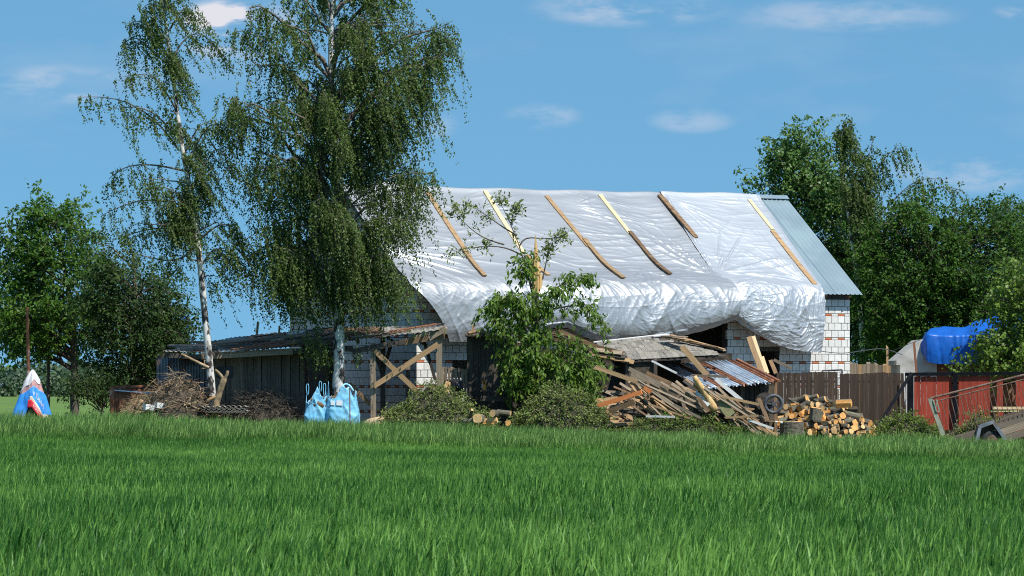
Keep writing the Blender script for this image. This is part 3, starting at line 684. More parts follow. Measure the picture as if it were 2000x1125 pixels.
def tarp(name, label, left, right, bottom, Bfun, ns, lift, battens, seed, crumple, fans):
    """left/right: functions path parameter w (0 ridge,1 eave,2 hem) -> s ; bottom(s) hem height ; Bfun(s) forward billow"""
    W = np.concatenate([np.linspace(-.12, 0, 8)[:-1], np.linspace(0, 1, 190)[:-1], np.linspace(1, 2, 110)])
    nw = len(W); pcol = np.linspace(0, 1, ns); S_ = np.empty((ns, nw)); T_ = np.empty((ns, nw)); Z_ = np.empty((ns, nw)); Q_ = np.empty((ns, nw))
    for j, w in enumerate(W):
        s = left(w) + pcol * (right(w) - left(w)); Bs = Bfun(s); edge = np.minimum(ss(0, .04, pcol), ss(1, .96, pcol))
        h = lift + .05 + .02 * edge
        if w <= 1:
            d = np.full(ns, max(w, 0) * SLN); k = ss(.76, 1.0, w)
            t = HW / 2 - ST_ * d - SZ_ * h - Bs * .60 * k; z = RZ - SZ_ * d + ST_ * h + Bs * .24 * k
            if w < 0: t = np.full(ns, HW / 2 - w * SLN * ST_); z = RZ + w * SLN * SZ_ + h + 0 * s
            z = z + .05 * math.exp(-(max(w, 0) / .03) ** 2)
            if seed == 3: z = z + .16 * np.exp(-((s - 1.5) / .8) ** 2) * math.exp(-(max(w, 0) / .05) ** 2)
            z = z - .035 * np.sin(s * 1.1) ** 2 * math.exp(-(max(w, 0) / .3) ** 2)
            Q_[:, j] = d
        else:
            q = w - 1; zt = EZ + ST_ * (lift + .06) + Bs * .24; zb = bottom(s)
            shape = np.interp(q, [0, .12, .3, .5, .7, .85, .94, 1], [.60, .72, .88, .98, 1.04, 1.02, .92, .72])
            z = zt + (zb - zt) * q; t = -OV - SZ_ * (lift + .06) - Bs * shape
            Q_[:, j] = SLN + (zt - z)
        S_[:, j], T_[:, j], Z_[:, j] = s, t, z
    # round the eave off: smooth the section along the path
    for A in (T_, Z_):
        B0 = A.copy()
        for _ in range(420): A[:, 9:-1] = (A[:, 8:-2] + 2 * A[:, 9:-1] + A[:, 10:]) / 4
        m = ss(0, .12, W)[None]; A[:] = B0 * (1 - m) + A * m
    G = np.array(HO) + S_[..., None] * np.array(AX) + T_[..., None] * np.array(BX); G[..., 2] = Z_
    n = np.cross(np.gradient(G, axis=0), np.gradient(G, axis=1)); n = unit(n); n = np.where((n @ np.array(NROOF))[..., None] < -.2, -n, n)
    if (n @ np.array(NROOF)).mean() < 0: n = -n
    s, d = S_, Q_; dl = np.clip(d, 0, SLN)
    patch = .35 + .65 * ss(-.25, .45, fbm(s * .55, d * .5, seed + 70, 2))
    e = d - .42 * s * ss(5.5, .5, s) + .55 * fbm(s * .28, d * .30, seed, 2)
    wr = patch * (.024 * (ridged(s * .40 + 3, e * 3.6, seed, 5) - .25) + .013 * (ridged(s * .7 + e * .8, e * 6.5 - s * 1.3, seed + 4, 4) - .3) + .003 * (ridged(s * 1.6, e * 13 + s * 2, seed + 6, 3) - .3)) + .03 * fbm(s * .55, d * .5, seed + 9, 2)
    for (fs_, fd_, a0, a1, R_, amp, fr) in fans:
        dx, dy = s - fs_, d - fd_; r = np.hypot(dx, dy) + 1e-4; th = np.arctan2(dy, dx); win = ss(a0, a0 + .35, th) * ss(a1, a1 - .35, th) * np.exp(-(r / R_) ** 2) * ss(.05, .5, r)
        wr = wr + amp * win * (ridged(th * fr, r * .5, seed + 81, 3) - .3) * 2
    hang = ss(SLN - .9, SLN + .35, d)
    cr = crumple * (creases(s, d, seed + 20) * .55 + creases(s, d, seed + 27, 5, 2.1) * .35 + creases(s, d, seed + 33, 4, 4.0) * .09)
    fold = .045 * (ridged((s + .8 * d) * .7, d * .3, seed + 40, 3) - .3) + .03 * (ridged((s - .5 * d) * 1.9, d * .5, seed + 41, 3) - .3)
    damp = ss(0, .10, W)[None] * .85 + .15
    for (bs0, bd0, bs1, bd1) in battens:
        sb = bs0 + (bs1 - bs0) * np.clip((d - bd0) / (bd1 - bd0), 0, 1); inn = ss(bd0 - .3, bd0, d) * ss(bd1 + .3, bd1, d)
        damp = damp * (1 - .9 * inn * np.exp(-((s - sb) / .16) ** 2))
    off = (wr * (1 - .6 * hang) + (cr + fold) * hang) * damp
    if seed == 8: off = off + .06 * np.exp(-((pcol - .022) / .014) ** 2)[:, None] * ss(0, .1, W)[None] * (.6 + .4 * vnoise(d * 2, d * 0, 4))
    G = G + n * off[..., None]
    o = obj(name, grid_mesh(name, G, M['tarp_new' if seed == 8 else 'tarp'])); tag(o, label, 'tarp', 'silver tarps over the roof')
    rel = G - np.array(RS(0, 0, 0)); TARPS.append((rel @ np.array(AX), rel @ np.array(-(BX * ST_ + Vector((0, 0, SZ_)))), rel @ np.array(NROOF)))
    return o
TARPS = []
def tarp_h(s0, d0):
    h = .05
    for S_, D_, H_ in TARPS:
        m = (np.abs(S_ - s0) < .12) & (np.abs(D_ - d0) < .12)
        if m.any(): h = max(h, float(np.percentile(H_[m], 85)))
    return h
def BT(a, b): s0, d0 = on_roof(*a, .1); s1, d1 = on_roof(*b, .1); return (s0, d0, s1, d1)
battens = [  # photo ends, material, width, label
 ((835, 375), (917, 500), 'w_tan', .17, 'long tan batten on silver tarp, leftmost beside the birch'),
 ((905, 486), (944, 545), 'w_tan', .15, 'short tan batten extending the leftmost roof batten downwards'),
 ((948, 373), (1022, 492), 'w_pale', .16, 'pale new batten behind the thin branches of the broken tree'),
 ((1030, 497), (1068, 545), 'w_tan', .15, 'brown batten end just behind the splintered trunk'),
 ((1068, 381), (1150, 481), 'w_tan', .16, 'tan batten running down from ridge, third line from left'),
 ((1141, 466), (1212, 556), 'w_tan', .16, 'tan batten overlapping the end of the third batten line'),
 ((1172, 380), (1231, 455), 'w_pale', .15, 'bright yellow new batten below the ridge at mid roof'),
 ((1230, 452), (1305, 545), 'w_brown', .15, 'brown batten continuing below the bright yellow one'),
 ((1288, 382), (1358, 466), 'w_brown', .18, 'dark brown batten on the overlap of the two silver tarps'),
 ((1463, 391), (1509, 450), 'w_pale', .14, 'thin pale batten near the bare sheet-metal roof'),
 ((1508, 452), (1590, 558), 'w_tan', .19, 'broad brown batten at right edge of the silver tarp')]
bts = [BT(a, b) for a, b, *_ in battens]
e0s, e0d = on_roof(1289, 383); e1s = on_front(1424, 595, -.6)[0]; e2s = on_front(1422, 626, -.5)[0]
lb_s, lb_z = lines([(845, 640), (870, 668), (912, 668), (980, 664), (1060, 640), (1095, 640), (1130, 660), (1165, 668), (1230, 667), (1300, 660), (1345, 651), (1385, 640), (1426, 624)])
hang_l0 = on_front(812, 568, -.4)[0]; hang_l2 = on_front(872, 668, -.45)[0]
BL1 = lambda s: .38 + .32 * ss(3.2, 6.0, s) * (1 - .30 * ss(e2s - 1.2, e2s + .1, s))
BL2 = lambda s: .14 + .36 * ss(r2 - .4, r2 - 2.4, s) * (.55 + .45 * ss(e2s - .2, e2s + .6, s))
tarp('silver_tarp', 'large silver tarp billowing over the left and middle roof', lambda w: np.interp(w, [0, 1, 1.3, 2], [-.42, hang_l0 - .25, hang_l0 + .12, hang_l2]), lambda w: np.interp(w, [0, 1, 2], [e0s + .12, e1s + .25, e2s + .1]),
     lambda s: np.interp(s, lb_s, lb_z), BL1, 420, 0.0, bts, 3, .028,
     [(-.6, 3.3, -.5, 1.0, 4.0, .030, 9), (6.3, 4.7, .3, 2.9, 1.8, .022, 7), (8.6, 4.3, .3, 2.9, 1.6, .022, 7), (4.2, 1.0, -1.2, 1.0, 1.6, .012, 8), (7.9, .8, -1.2, 1.0, 1.8, .012, 8), (e1s, 4.6, -3.1, -1.6, 2.6, .02, 9)])
rb_s, rb_z = lines([(1424, 622), (1437, 634), (1455, 646), (1480, 660), (1505, 672), (1530, 680), (1565, 686), (1603, 689)])
r0 = on_roof(1483, 389)[0]; r1 = on_roof(1606, 572)[0]; r2 = on_front(1602, 686, -.45)[0]
tarp('silver_tarp', 'brighter silver tarp hanging over the front wall at right', lambda w: np.interp(w, [0, 1, 2], [e0s, e1s, e2s]), lambda w: np.interp(w, [0, 1, 2], [r0, r1, r2]),
     lambda s: np.interp(s, rb_s, rb_z), BL2, 260, .05, bts, 8, .042,
     [(e1s + .2, 4.4, -1.3, .5, 3.2, .028, 11), (r1 - .4, 4.9, -3.1, -1.2, 2.2, .016, 9), (e0s + .3, .3, .0, 1.6, 2.0, .012, 9)])
def unit_plank(name, seed, rough=.0):
    r = random.Random(seed); mb = MB(); n = 4; xs = [-.5, -.18, .2, .5]
    for i, x in enumerate(xs):
        e = rough if i in (0, 3) else 0; dy = r.uniform(-.04, .04)
        for (y, z) in ((-.5, -.5), (.5, -.5), (.5, .5), (-.5, .5)): mb.v.append((x + r.uniform(-e, e), y + dy, z + r.uniform(-.05, .05)))
    for i in range(3):
        for j in range(4): mb.f.append((i * 4 + j, (i + 1) * 4 + j, (i + 1) * 4 + (j + 1) % 4, i * 4 + (j + 1) % 4))
    mb.f += [(0, 1, 2, 3), (15, 14, 13, 12)]
    return mb.mesh(name, M['w_grey'])
PLK = [unit_plank('plank', k, .0 if k < 3 else .03) for k in range(6)]
def plank(name, p, q, w, t, mat, parent=None, n=(0, -1, 0), straight=False):
    me = PLK[RND.randrange(3)] if straight else PLK[RND.randrange(6)]
    return obj(name, me, parent, beamM(p, q, w, t, n), M[mat])
for (a, b, mt, w, lab), (s0, d0, s1, d1) in zip(battens, bts):
    ex = .03 if ('extending' in lab or 'overlapping' in lab or 'continuing' in lab) else 0
    n_ = 9; ps = []
    hs_ = np.array([tarp_h(s0 + (s1 - s0) * k_ / (n_ - 1), d0 + (d1 - d0) * k_ / (n_ - 1)) for k_ in range(n_)])
    for _ in range(2): hs_[1:-1] = np.maximum(hs_[1:-1] * .5, (hs_[:-2] + 2 * hs_[1:-1] + hs_[2:]) / 4)
    mb = MB(); x_ = (RS(s1, d1, 0) - RS(s0, d0, 0)).normalized(); y_ = NROOF.cross(x_)
    for k_ in range(n_):
        c_ = RS(s0 + (s1 - s0) * k_ / (n_ - 1), d0 + (d1 - d0) * k_ / (n_ - 1), hs_[k_] + ex)
        for (yy_, zz2) in ((-.5, -.02), (.5, -.02), (.5, .03), (-.5, .03)): mb.v.append(tuple(c_ + y_ * (yy_ * w) + NROOF * zz2))
    for k_ in range(n_ - 1):
        for j_ in range(4): mb.f.append((k_ * 4 + j_, (k_ + 1) * 4 + j_, (k_ + 1) * 4 + (j_ + 1) % 4, k_ * 4 + (j_ + 1) % 4))
    mb.f += [(0, 1, 2, 3), tuple(range(n_ * 4 - 1, n_ * 4 - 5, -1))]
    o = mb.build('roof_batten', M[mt]); tag(o, lab, 'batten', 'battens holding the tarps down')
# ------------------------------------------------------------------ far wood on the horizon
def far_wood():
    rng = np.random.default_rng(77); S = []
    for Yb, v0, n in ((1250, 722, 26000), (1480, 708, 26000)):
        x = rng.uniform(-.14 * Yb, .14 * Yb, n); top = HC + (HV - v0) / FPX * Yb + 1.6 * fbm(x * .06, x * 0, 4) + 1.0 * vnoise(x * .35, x * 0, 8)
        q = rng.uniform(0, 1, n) ** .8; yy = Yb + rng.uniform(-10, 10, n) - 4 * vnoise(x * .25, q * 4, 3)
        S.append(np.stack([x, yy, -1.2 + (top + 1.2) * q], -1))
    S = np.concatenate(S); n = len(S); d = unit(rng.normal(0, 1, (n, 3))); nn = unit(rng.normal(0, .6, (n, 3)) + np.array([.3, -.6, .7])); L = rng.uniform(.7, 1.6, n)
    V, F, r = leaf_arrays(S, d, nn, L, L * .8, np.clip(.4 + .5 * vnoise(S[:, 0] * .12, S[:, 2] * .3, 6) + rng.normal(0, .15, n), 0, 1))
    tag(obj('far_wood', mesh_np('far_wood', V, F, L_FAR, False, r)), 'distant wood along the horizon behind the left field', kind='stuff')
far_wood()

# ------------------------------------------------------------------ birches
weeping_tree('birch_tree', 'tall full-crowned birch standing behind the blue bulk bags', 662, [(661, 760), (663, 690), (661, 620), (656, 520), (654, 420), (655, 300), (650, 215), (645, 120), (648, 20), (650, -110)], 153.4, .20, .05,
    [(-130, 580, 720), (-60, 530, 790), (0, 480, 835), (40, 470, 870), (90, 470, 885), (150, 495, 882), (200, 440, 860), (255, 440, 835), (300, 470, 815), (345, 490, 835), (400, 490, 820), (450, 485, 815), (500, 480, 800), (540, 500, 790)],
    98, 34, (.8, 2.3), 34, .068, seed=4, bias=.60, depth=.8,
    boughs=[[(652, 240, 0), (590, 165, -.6), (500, 50, -.4), (458, 60, -.3)], [(655, 330, 0), (560, 260, -.8), (470, 185, -.9), (432, 190, -.9)], [(655, 420, 0), (560, 330, -1), (480, 320, -1)], [(655, 300, 0), (760, 170, -.6), (840, 45, -.8), (885, 40, -.8)], [(655, 350, 0), (760, 200, -.7), (830, 110, -.9), (872, 100, -.9)],
            [(655, 430, 0), (740, 350, -.7), (820, 330, -.6), (852, 340, -.6)], [(656, 500, 0), (720, 420, -1.1), (790, 430, -1)], [(656, 480, 0), (560, 420, -.9), (475, 470, -.8)], [(660, 560, 0), (600, 500, -.9), (530, 520, -.9)], [(660, 600, 0), (715, 520, -.8), (770, 530, -.8)], [(655, 460, 0), (640, 380, -1.5), (620, 390, -1.9)], [(655, 520, 0), (665, 430, -1.4), (690, 440, -1.9)],
            [(657, 560, 0), (590, 470, -.4), (500, 490, -.2)], [(656, 540, 0), (720, 440, -.4), (800, 460, -.2)], [(655, 400, 0), (560, 330, .8), (500, 380, 1)], [(655, 400, 0), (740, 320, .8), (810, 370, 1)]],
    bt=62, extra=[(700, 320, 18, 16, 34, 1.5), (755, 300, 16, 14, 36, 1.5), (795, 330, 14, 14, 36, 1.4), (735, 380, 18, 16, 36, 1.5), (795, 400, 12, 14, 32, 1.5), (765, 440, 16, 14, 34, 1.5), (700, 430, 18, 16, 30, 1.5), (600, 330, 18, 16, 30, 1.5), (560, 440, 18, 16, 30, 1.5), (850, 60, 16, 14, 40, 1.5), (870, 75, 10, 10, 26, 1.6), (815, 100, 20, 20, 36, 1.6), (780, 50, 20, 20, 30, 1.4), (830, 180, 14, 14, 26, 1.5), (800, 230, 16, 14, 26, 1.5), (500, 75, 16, 14, 24, 1.2), (455, 205, 12, 10, 34, 1.3), (480, 240, 14, 12, 30, 1.5), (520, 200, 16, 16, 24, 1.3), (500, 330, 14, 12, 34, 1.5), (540, 380, 16, 14, 28, 1.5), (820, 350, 14, 12, 30, 1.0), (560, 585, 16, 12, 20, 1.0), (600, 600, 14, 12, 20, .9), (725, 590, 14, 12, 22, 1.0), (775, 575, 12, 12, 22, 1.1), (640, 590, 16, 14, 30, 1.0), (675, 600, 12, 14, 20, .8), (655, 540, 18, 16, 24, 1.1), (530, 545, 20, 14, 26, 1.4), (570, 560, 18, 14, 22, 1.3), (620, 560, 20, 16, 26, 1.2), (690, 555, 20, 16, 26, 1.2), (745, 545, 18, 14, 30, 1.4), (785, 540, 16, 12, 26, 1.5), (500, 500, 14, 14, 22, 1.8), (612, 672, 16, 12, 60, .75), (630, 690, 12, 10, 30, .6), (700, 690, 6, 6, 12, .4)], wind=(.12, 0, 0))
weeping_tree('birch_tree', 'slender leaning birch with bare white trunk beside the root heap', 418, [(413, 740), (404, 660), (396, 570), (389, 490), (380, 420), (367, 350), (352, 270), (343, 190), (332, 110), (319, 10), (308, -90)], 153.2, .125, .035,
    [(-90, 285, 340), (-40, 285, 350), (60, 300, 355), (160, 310, 365), (260, 320, 395), (330, 310, 410), (400, 300, 420), (450, 290, 420)], 40, 16, (.6, 1.7), 36, .064, seed=9, bias=.8, depth=.9,
    boughs=[[(347, 290, 0), (310, 235, -.2), (250, 195, -.3), (200, 186, -.3), (150, 190, -.3)], [(347, 270, 0), (300, 215, -.3), (262, 205, -.4), (205, 215, -.5)], [(334, 130, 0), (300, 105, .2), (262, 62, .2), (236, 90, .2)], [(334, 120, 0), (300, 60, .3), (268, 30, .3), (250, 50, .3)], [(334, 125, 0), (352, 80, .1), (392, 56, .1), (420, 92, .1)], [(330, 60, 0), (360, 10, .1), (380, 30, .1)],
            [(325, 40, 0), (295, 0, -.2), (275, 20, -.2)], [(345, 215, 0), (300, 140, -.4), (240, 150, -.5)], [(366, 335, 0), (300, 320, .2), (240, 322, .3), (212, 350, .3)], [(368, 350, 0), (376, 290, -.2), (420, 225, -.3), (440, 260, -.3)], [(372, 380, 0), (400, 320, -.2), (430, 270, -.2), (450, 340, -.2)], [(360, 300, 0), (390, 240, .3), (425, 235, .3)],
            [(385, 480, 0), (350, 515, -.2), (300, 505, -.2), (235, 488, -.2)], [(378, 410, 0), (330, 390, .4), (260, 390, .5), (200, 420, .5)], [(388, 470, 0), (420, 440, -.3), (450, 430, -.3), (468, 480, -.3)], [(392, 520, 0), (420, 480, -.2), (455, 500, -.2)], [(380, 420, 0), (330, 360, -.4), (280, 370, -.5)], [(388, 480, 0), (340, 440, .5), (270, 450, .6), (220, 470, .6)]],
    bt=30, wind=(.34, 0, 0), extra=[(438, 430, 14, 20, 26, 1.6), (455, 500, 12, 18, 20, 1.4), (425, 540, 10, 14, 16, 1.2), (300, 425, 25, 15, 28, 1.3), (245, 440, 20, 15, 24, 1.2), (345, 415, 18, 16, 24, 1.4), (400, 330, 14, 14, 20, 1.5), (290, 350, 20, 14, 22, 1.2), (330, 500, 20, 12, 18, .8)])
weeping_tree('birch_tree', 'thin-crowned birch rising behind the right bushes', 1690, [(1686, 690), (1680, 600), (1668, 500), (1656, 420), (1645, 340), (1640, 262)], 181, .14, .012,
    [(240, 1628, 1665), (300, 1620, 1700), (360, 1620, 1720), (420, 1630, 1740), (500, 1640, 1760)], 30, 22, (.7, 1.9), 26, .082, seed=14, depth=.9,
    boughs=[[(1660, 440, 0), (1700, 360, 0), (1735, 285, 0), (1772, 285, 0)], [(1660, 430, 0), (1690, 340, .3), (1705, 270, .3)], [(1665, 470, 0), (1740, 400, 0), (1790, 340, 0), (1840, 350, 0)], [(1665, 470, 0), (1760, 420, .4), (1830, 350, .4), (1880, 372, .4)], [(1645, 340, 0), (1640, 260, -.2), (1660, 232, -.2)]],
    bt=46, wind=(.1, 0, 0))

# ------------------------------------------------------------------ broadleaf trees and bushes
broad_tree('cherry_tree', 'bright green cherry tree with upright leaders at the left edge', 146, 168, [(146, 740), (146, 690), (140, 600), (125, 520), (108, 430)], .17, .03,
    [(415, 98, 118), (440, 85, 130), (480, 48, 158), (530, 12, 175), (580, -15, 190), (630, -20, 200), (665, 0, 190), (695, 60, 170)], 105, 14, (.5, 1.0), 15, .165, .48, L_CHERRY, seed=21, csize=.30, up=.55, droop=.25, depth=.8, bias=.42,
    more=[(108, 412, 0), (84, 432, 0), (30, 480, .2), (15, 500, 0), (150, 480, 0), (125, 440, .3), (62, 455, .2), (50, 690, -.5)], trunk2=[([(94, 760), (95, 690), (92, 600)], .07)])
broad_tree('lime_tree', 'dark dense tree between the cherry tree and the slender birch', 265, 164, [(262, 740), (262, 680), (265, 580), (260, 500)], .16, .05,
    [(515, 205, 260), (550, 190, 315), (585, 182, 340), (610, 178, 350), (640, 180, 360), (690, 195, 350), (740, 215, 330)], 125, 14, (.4, .8), 17, .11, .62, L_DARK, seed=22, csize=.33, up=.2, droop=.3, bias=.42, more=[(185, 470, 0), (215, 490, 0)])
broad_tree('shrub', 'low dark shrub at the foot of the cherry tree', 200, 163, [(200, 775), (200, 760)], .05, .02, [(745, 160, 215), (765, 140, 235), (785, 150, 235)], 22, 12, (.3, .55), 12, .09, .6, L_DARK, seed=23, csize=.2, cat='shrub')
broad_tree('maple_tree', 'tall light green tree behind the right end of the roof', 1590, 184, [(1590, 680), (1585, 560), (1580, 420), (1576, 300)], .2, .04,
    [(255, 1570, 1592), (290, 1535, 1608), (340, 1505, 1622), (390, 1490, 1636), (440, 1500, 1650), (500, 1520, 1672), (560, 1570, 1675), (620, 1600, 1670)], 125, 14, (.5, .95), 16, .15, .62, L_MAPLE, seed=24, csize=.32, up=.6, droop=.3, bias=.42, more=[(1500, 345, 0), (1530, 290, 0), (1578, 258, 0)], wind=(.3, 0, 0))
broad_tree('hawthorn_bush', 'huge dark green rounded bush behind the blue tarped hut', 1830, 178, [(1830, 700), (1828, 620), (1826, 540)], .22, .08,
    [(405, 1800, 1880), (425, 1740, 1950), (470, 1705, 2010), (530, 1690, 2030), (590, 1685, 2040), (650, 1690, 2040), (700, 1700, 2040)], 270, 16, (.4, .8), 18, .12, .65, L_BUSH, seed=25, csize=.36, up=.25, droop=.2, bias=.36, depth=.65, cat='bush')
broad_tree('hawthorn_bush', 'green bush filling the gap between house wall and white birch trunk', 1720, 183, [(1720, 700), (1712, 640)], .12, .05,
    [(520, 1660, 1740), (580, 1655, 1760), (640, 1660, 1770), (700, 1665, 1770)], 110, 14, (.4, .8), 17, .12, .65, L_BUSH, seed=26, csize=.36, up=.3, cat='bush')
broad_tree('shrub', 'pointed leafy treetop at the far right edge', 1985, 186, [(1985, 600), (1982, 500)], .1, .03, [(405, 1975, 1995), (440, 1950, 2030), (500, 1950, 2050), (560, 1950, 2050)], 50, 13, (.4, .9), 15, .12, .6, L_BUSH, seed=27, csize=.28, up=.6, cat='tree')
broad_tree('linden_tree', 'fresh green round-leaved branches overhanging the blue tarp at right', 2060, 163.5, [(2060, 700), (2055, 600), (2045, 520)], .14, .05,
    [(500, 1985, 2070), (540, 1960, 2100), (590, 1945, 2110), (640, 1938, 2110), (690, 1935, 2100), (718, 1925, 2080)], 90, 12, (.35, .7), 13, .125, .85, L_ASH, seed=28, csize=.26, up=.05, droop=.4, bias=.4, more=[(1910, 712, 0), (1900, 716, 0), (1925, 700, 0), (1930, 680, .2)])

# ------------------------------------------------------------------ the snapped tree in front of the roof
def broken_tree():
    rng = np.random.default_rng(31); Y = 154.4; g = gp(1046, Y); T = thing('broken_tree', 'storm-broken tree with splintered trunk tip in front of the tarp', 'tree', g)
    trunk_build('trunk', [g - Vector((0, 0, .1))] + px_path([(1045, 740), (1047, 680), (1044, 620), (1046, 560)], Y), .15, .11, M['bark'], T, n=16)
    mb = MB(); rg = random.Random(5); b = P(1047, 566, Y)
    def spl(u0, v0, u1, v1, r, dy=0):
        a = P(u0, v0, Y + dy); c = P(u1, v1, Y + dy * .5); m1 = a.lerp(c, .35) + Vector((rg.uniform(-.02, .02), 0, 0)); m2 = a.lerp(c, .7)
        mb.tube([a, m1, m2, c], [r, r * .95, r * .5, .006], 6, jit=.25)
    spl(1048, 572, 1046, 458, .13); spl(1043, 560, 1047, 480, .08, -.08); spl(1053, 565, 1050, 492, .075, -.05); spl(1041, 540, 1036, 505, .05, -.06); spl(1056, 560, 1055, 520, .05, .02); spl(1046, 535, 1037, 532, .06, -.08)
    mb.build('splintered_tip', M['splint'], T)
    # branches (photo paths) and leafy shoots
    br = [[(1040, 575, 0), (1022, 500, .1), (1000, 440, .1), (972, 386, .1)], [(1022, 500, .1), (985, 478, .1), (935, 482, .1), (880, 490, .1)], [(985, 478, .1), (940, 465, .2), (900, 430, .2), (888, 415, .2)], [(1010, 460, .1), (975, 440, .1), (945, 415, .1), (915, 400, .1)],
          [(1015, 480, 0), (1020, 460, 0), (1060, 468, 0), (1098, 462, 0)], [(1000, 440, .1), (1000, 420, .1), (1008, 408, .1)], [(1060, 545, 0), (1066, 515, 0), (1072, 490, 0)],
          [(1046, 600, -.1), (1085, 565, -.3), (1120, 535, -.4), (1150, 545, -.4)], [(1046, 610, -.1), (1100, 600, -.4), (1140, 590, -.5), (1178, 625, -.5)], [(1042, 620, -.1), (1000, 580, -.3), (975, 575, -.3), (955, 615, -.3)], [(1040, 560, -.1), (1025, 530, -.2), (1020, 500, -.2)], [(1045, 640, -.2), (1000, 640, -.5), (960, 628, -.6)],
          [(1046, 650, -.2), (1100, 650, -.6), (1140, 690, -.7), (1160, 730, -.7)], [(1044, 640, -.2), (1010, 600, -.6), (1000, 570, -.6)], [(1046, 640, -.2), (1070, 590, -.7), (1085, 560, -.8)], [(1044, 680, -.2), (1010, 690, -.6), (1000, 740, -.7)], [(1046, 690, -.2), (1080, 700, -.7), (1100, 740, -.8)], [(1046, 680, -.2), (1040, 650, -.9), (1040, 700, -1.0)], [(1046, 690, -.2), (1120, 700, -.5), (1150, 745, -.6)]]
    mb = MB(); S = []; D = []; L = []; S2 = []; D2 = []; L2 = []
    for i, b_ in enumerate(br):
        c = smooth_path([P(u, v, Y + dy) for u, v, dy in b_], 9); mb.tube(c, list(np.linspace(.035 if i > 6 else .028, .007, 9)), 5, cap=False)
        n = 26 if i < 7 else 38; t = rng.uniform(.35, 1, n); 
        if i < 7: t = np.clip(rng.choice([.55, .75, .95, 1.0], n) + rng.normal(0, .04, n), .3, 1)
        sg = np.linspace(0, 1, 9); s = np.stack([np.interp(t, sg, c[:, k]) for k in range(3)], -1) + rng.normal(0, .05 if i < 7 else .085, (n, 3))
        d = unit(c[-1] - c[0])[None] * .5 + rng.normal(0, .6, (n, 3)) + np.array([0, 0, .2 if i < 7 else -.1])
        (S if i >= 7 else S2).append(s); (D if i >= 7 else D2).append(d); (L if i >= 7 else L2).append(rng.uniform(.25, .5, n) * (1 if i > 6 else .7))
    for (u, v, su, sv, n) in ((1042, 610, 16, 26, 40), (1060, 695, 34, 28, 80), (1100, 745, 34, 22, 80), (1012, 695, 20, 30, 50), (1020, 745, 22, 20, 60), (990, 600, 16, 14, 30), (1140, 740, 22, 22, 60)):
        S.append(np.stack([(u + rng.normal(0, su, n) - 1000) / FPX * Y, Y - .35 + rng.normal(0, .4, n), HC + (HV - v - rng.normal(0, sv, n)) / FPX * Y], -1)); D.append(rng.normal(0, .6, (n, 3)) + np.array([0, -.2, -.1])); L.append(rng.uniform(.3, .55, n))
    mb.build('branches', M['limb'], T, True)
    S = np.concatenate(S); S[:, 2] = np.maximum(S[:, 2], gz(S[:, 0], S[:, 1]) + .25)
    foliage(T, S, np.concatenate(D), np.concatenate(L), 12, .185, .38, L_ASH, M['limb'], droop=.45, spread=.05, down=.9, rng=rng, wind=(.05, 0, 0))
    foliage(T, np.concatenate(S2), np.concatenate(D2), np.concatenate(L2), 8, .13, .40, L_CUT, M['limb'], droop=.1, spread=.04, down=.1, rng=rng, wind=(.05, 0, 0), name='sparse_leaves')
broken_tree()
# ------------------------------------------------------------------ long lean-to in front of the gable
def corr_mesh(name, A, B, C, D, waves, amp, mat, nseg=6, smooth=True, edge=0.0, seed=0):
    """corrugated sheet: A-B the upper edge, D-C the lower edge; ribs run from upper to lower edge"""
    A, B, C, D = [np.array(tuple(q), float) for q in (A, B, C, D)]
    n = waves * 6 + 1; a = np.linspace(0, 1, n)[:, None, None]; b = np.linspace(0, 1, nseg + 1)[None, :, None]
    Pt = (A * (1 - a) + B * a) * (1 - b) + (D * (1 - a) + C * a) * b
    nrm_ = np.cross(B - A, D - A); nrm_ /= np.linalg.norm(nrm_)
    if nrm_[2] < 0: nrm_ = -nrm_
    Pt = Pt + nrm_ * (amp * np.sin(a * waves * 2 * math.pi) + .02 * vnoise(a * 3 + seed, b * 3, seed))
    if edge:
        rg = np.random.default_rng(seed); Pt[:, -1] += (rg.uniform(-edge, edge, (n, 1)) * (C - B) / np.linalg.norm(C - B))
    me = grid_mesh(name, Pt, M[mat], smooth); return me
def solid(o, th):
    m = o.modifiers.new('thickness', 'SOLIDIFY'); m.thickness = th; m.offset = -1; return o
leanto = thing('lean_to_shed', 'long ramshackle timber lean-to with patched roof along the gable', 'shed', gp(600, 154.5))
fe = [(318, 687), (372, 688), (425, 689), (478, 686), (532, 681), (586, 675), (640, 669), (692, 664), (745, 659), (800, 652), (872, 643)]
be = [(345, 681), (385, 672), (432, 664), (480, 658), (535, 651), (588, 645), (640, 641), (692, 640), (745, 640), (800, 639), (866, 636)]
rmats = ['asb', 'asb_r', 'asb', 'asb_r', 'asb_r', 'asb_r', 'asb_r', 'asb_r', 'asb', 'asb']
for i in range(10):
    yf = 153.55; yb = 157.4 + .25 * max(0, 6 - i) if i < 8 else 156.7
    if i >= 7: yb = 156.6
    j = RND.uniform(-1.2, 1.2)
    A, B = P(be[i][0], be[i][1] + j, yb), P(be[i + 1][0] + 3, be[i + 1][1] + j, yb); D, C = P(fe[i][0], fe[i][1] + j * .5, yf - .1 * RND.random()), P(fe[i + 1][0] + 3, fe[i + 1][1] + j * .5, yf)
    o = obj('roof_sheet', corr_mesh('roof_sheet', A, B, C, D, 6, .013, rmats[i], 8, True, .16, i), leanto); solid(o, .012)
    if i in (8,): o['label'] = 'grey corrugated sheet with broken edge'
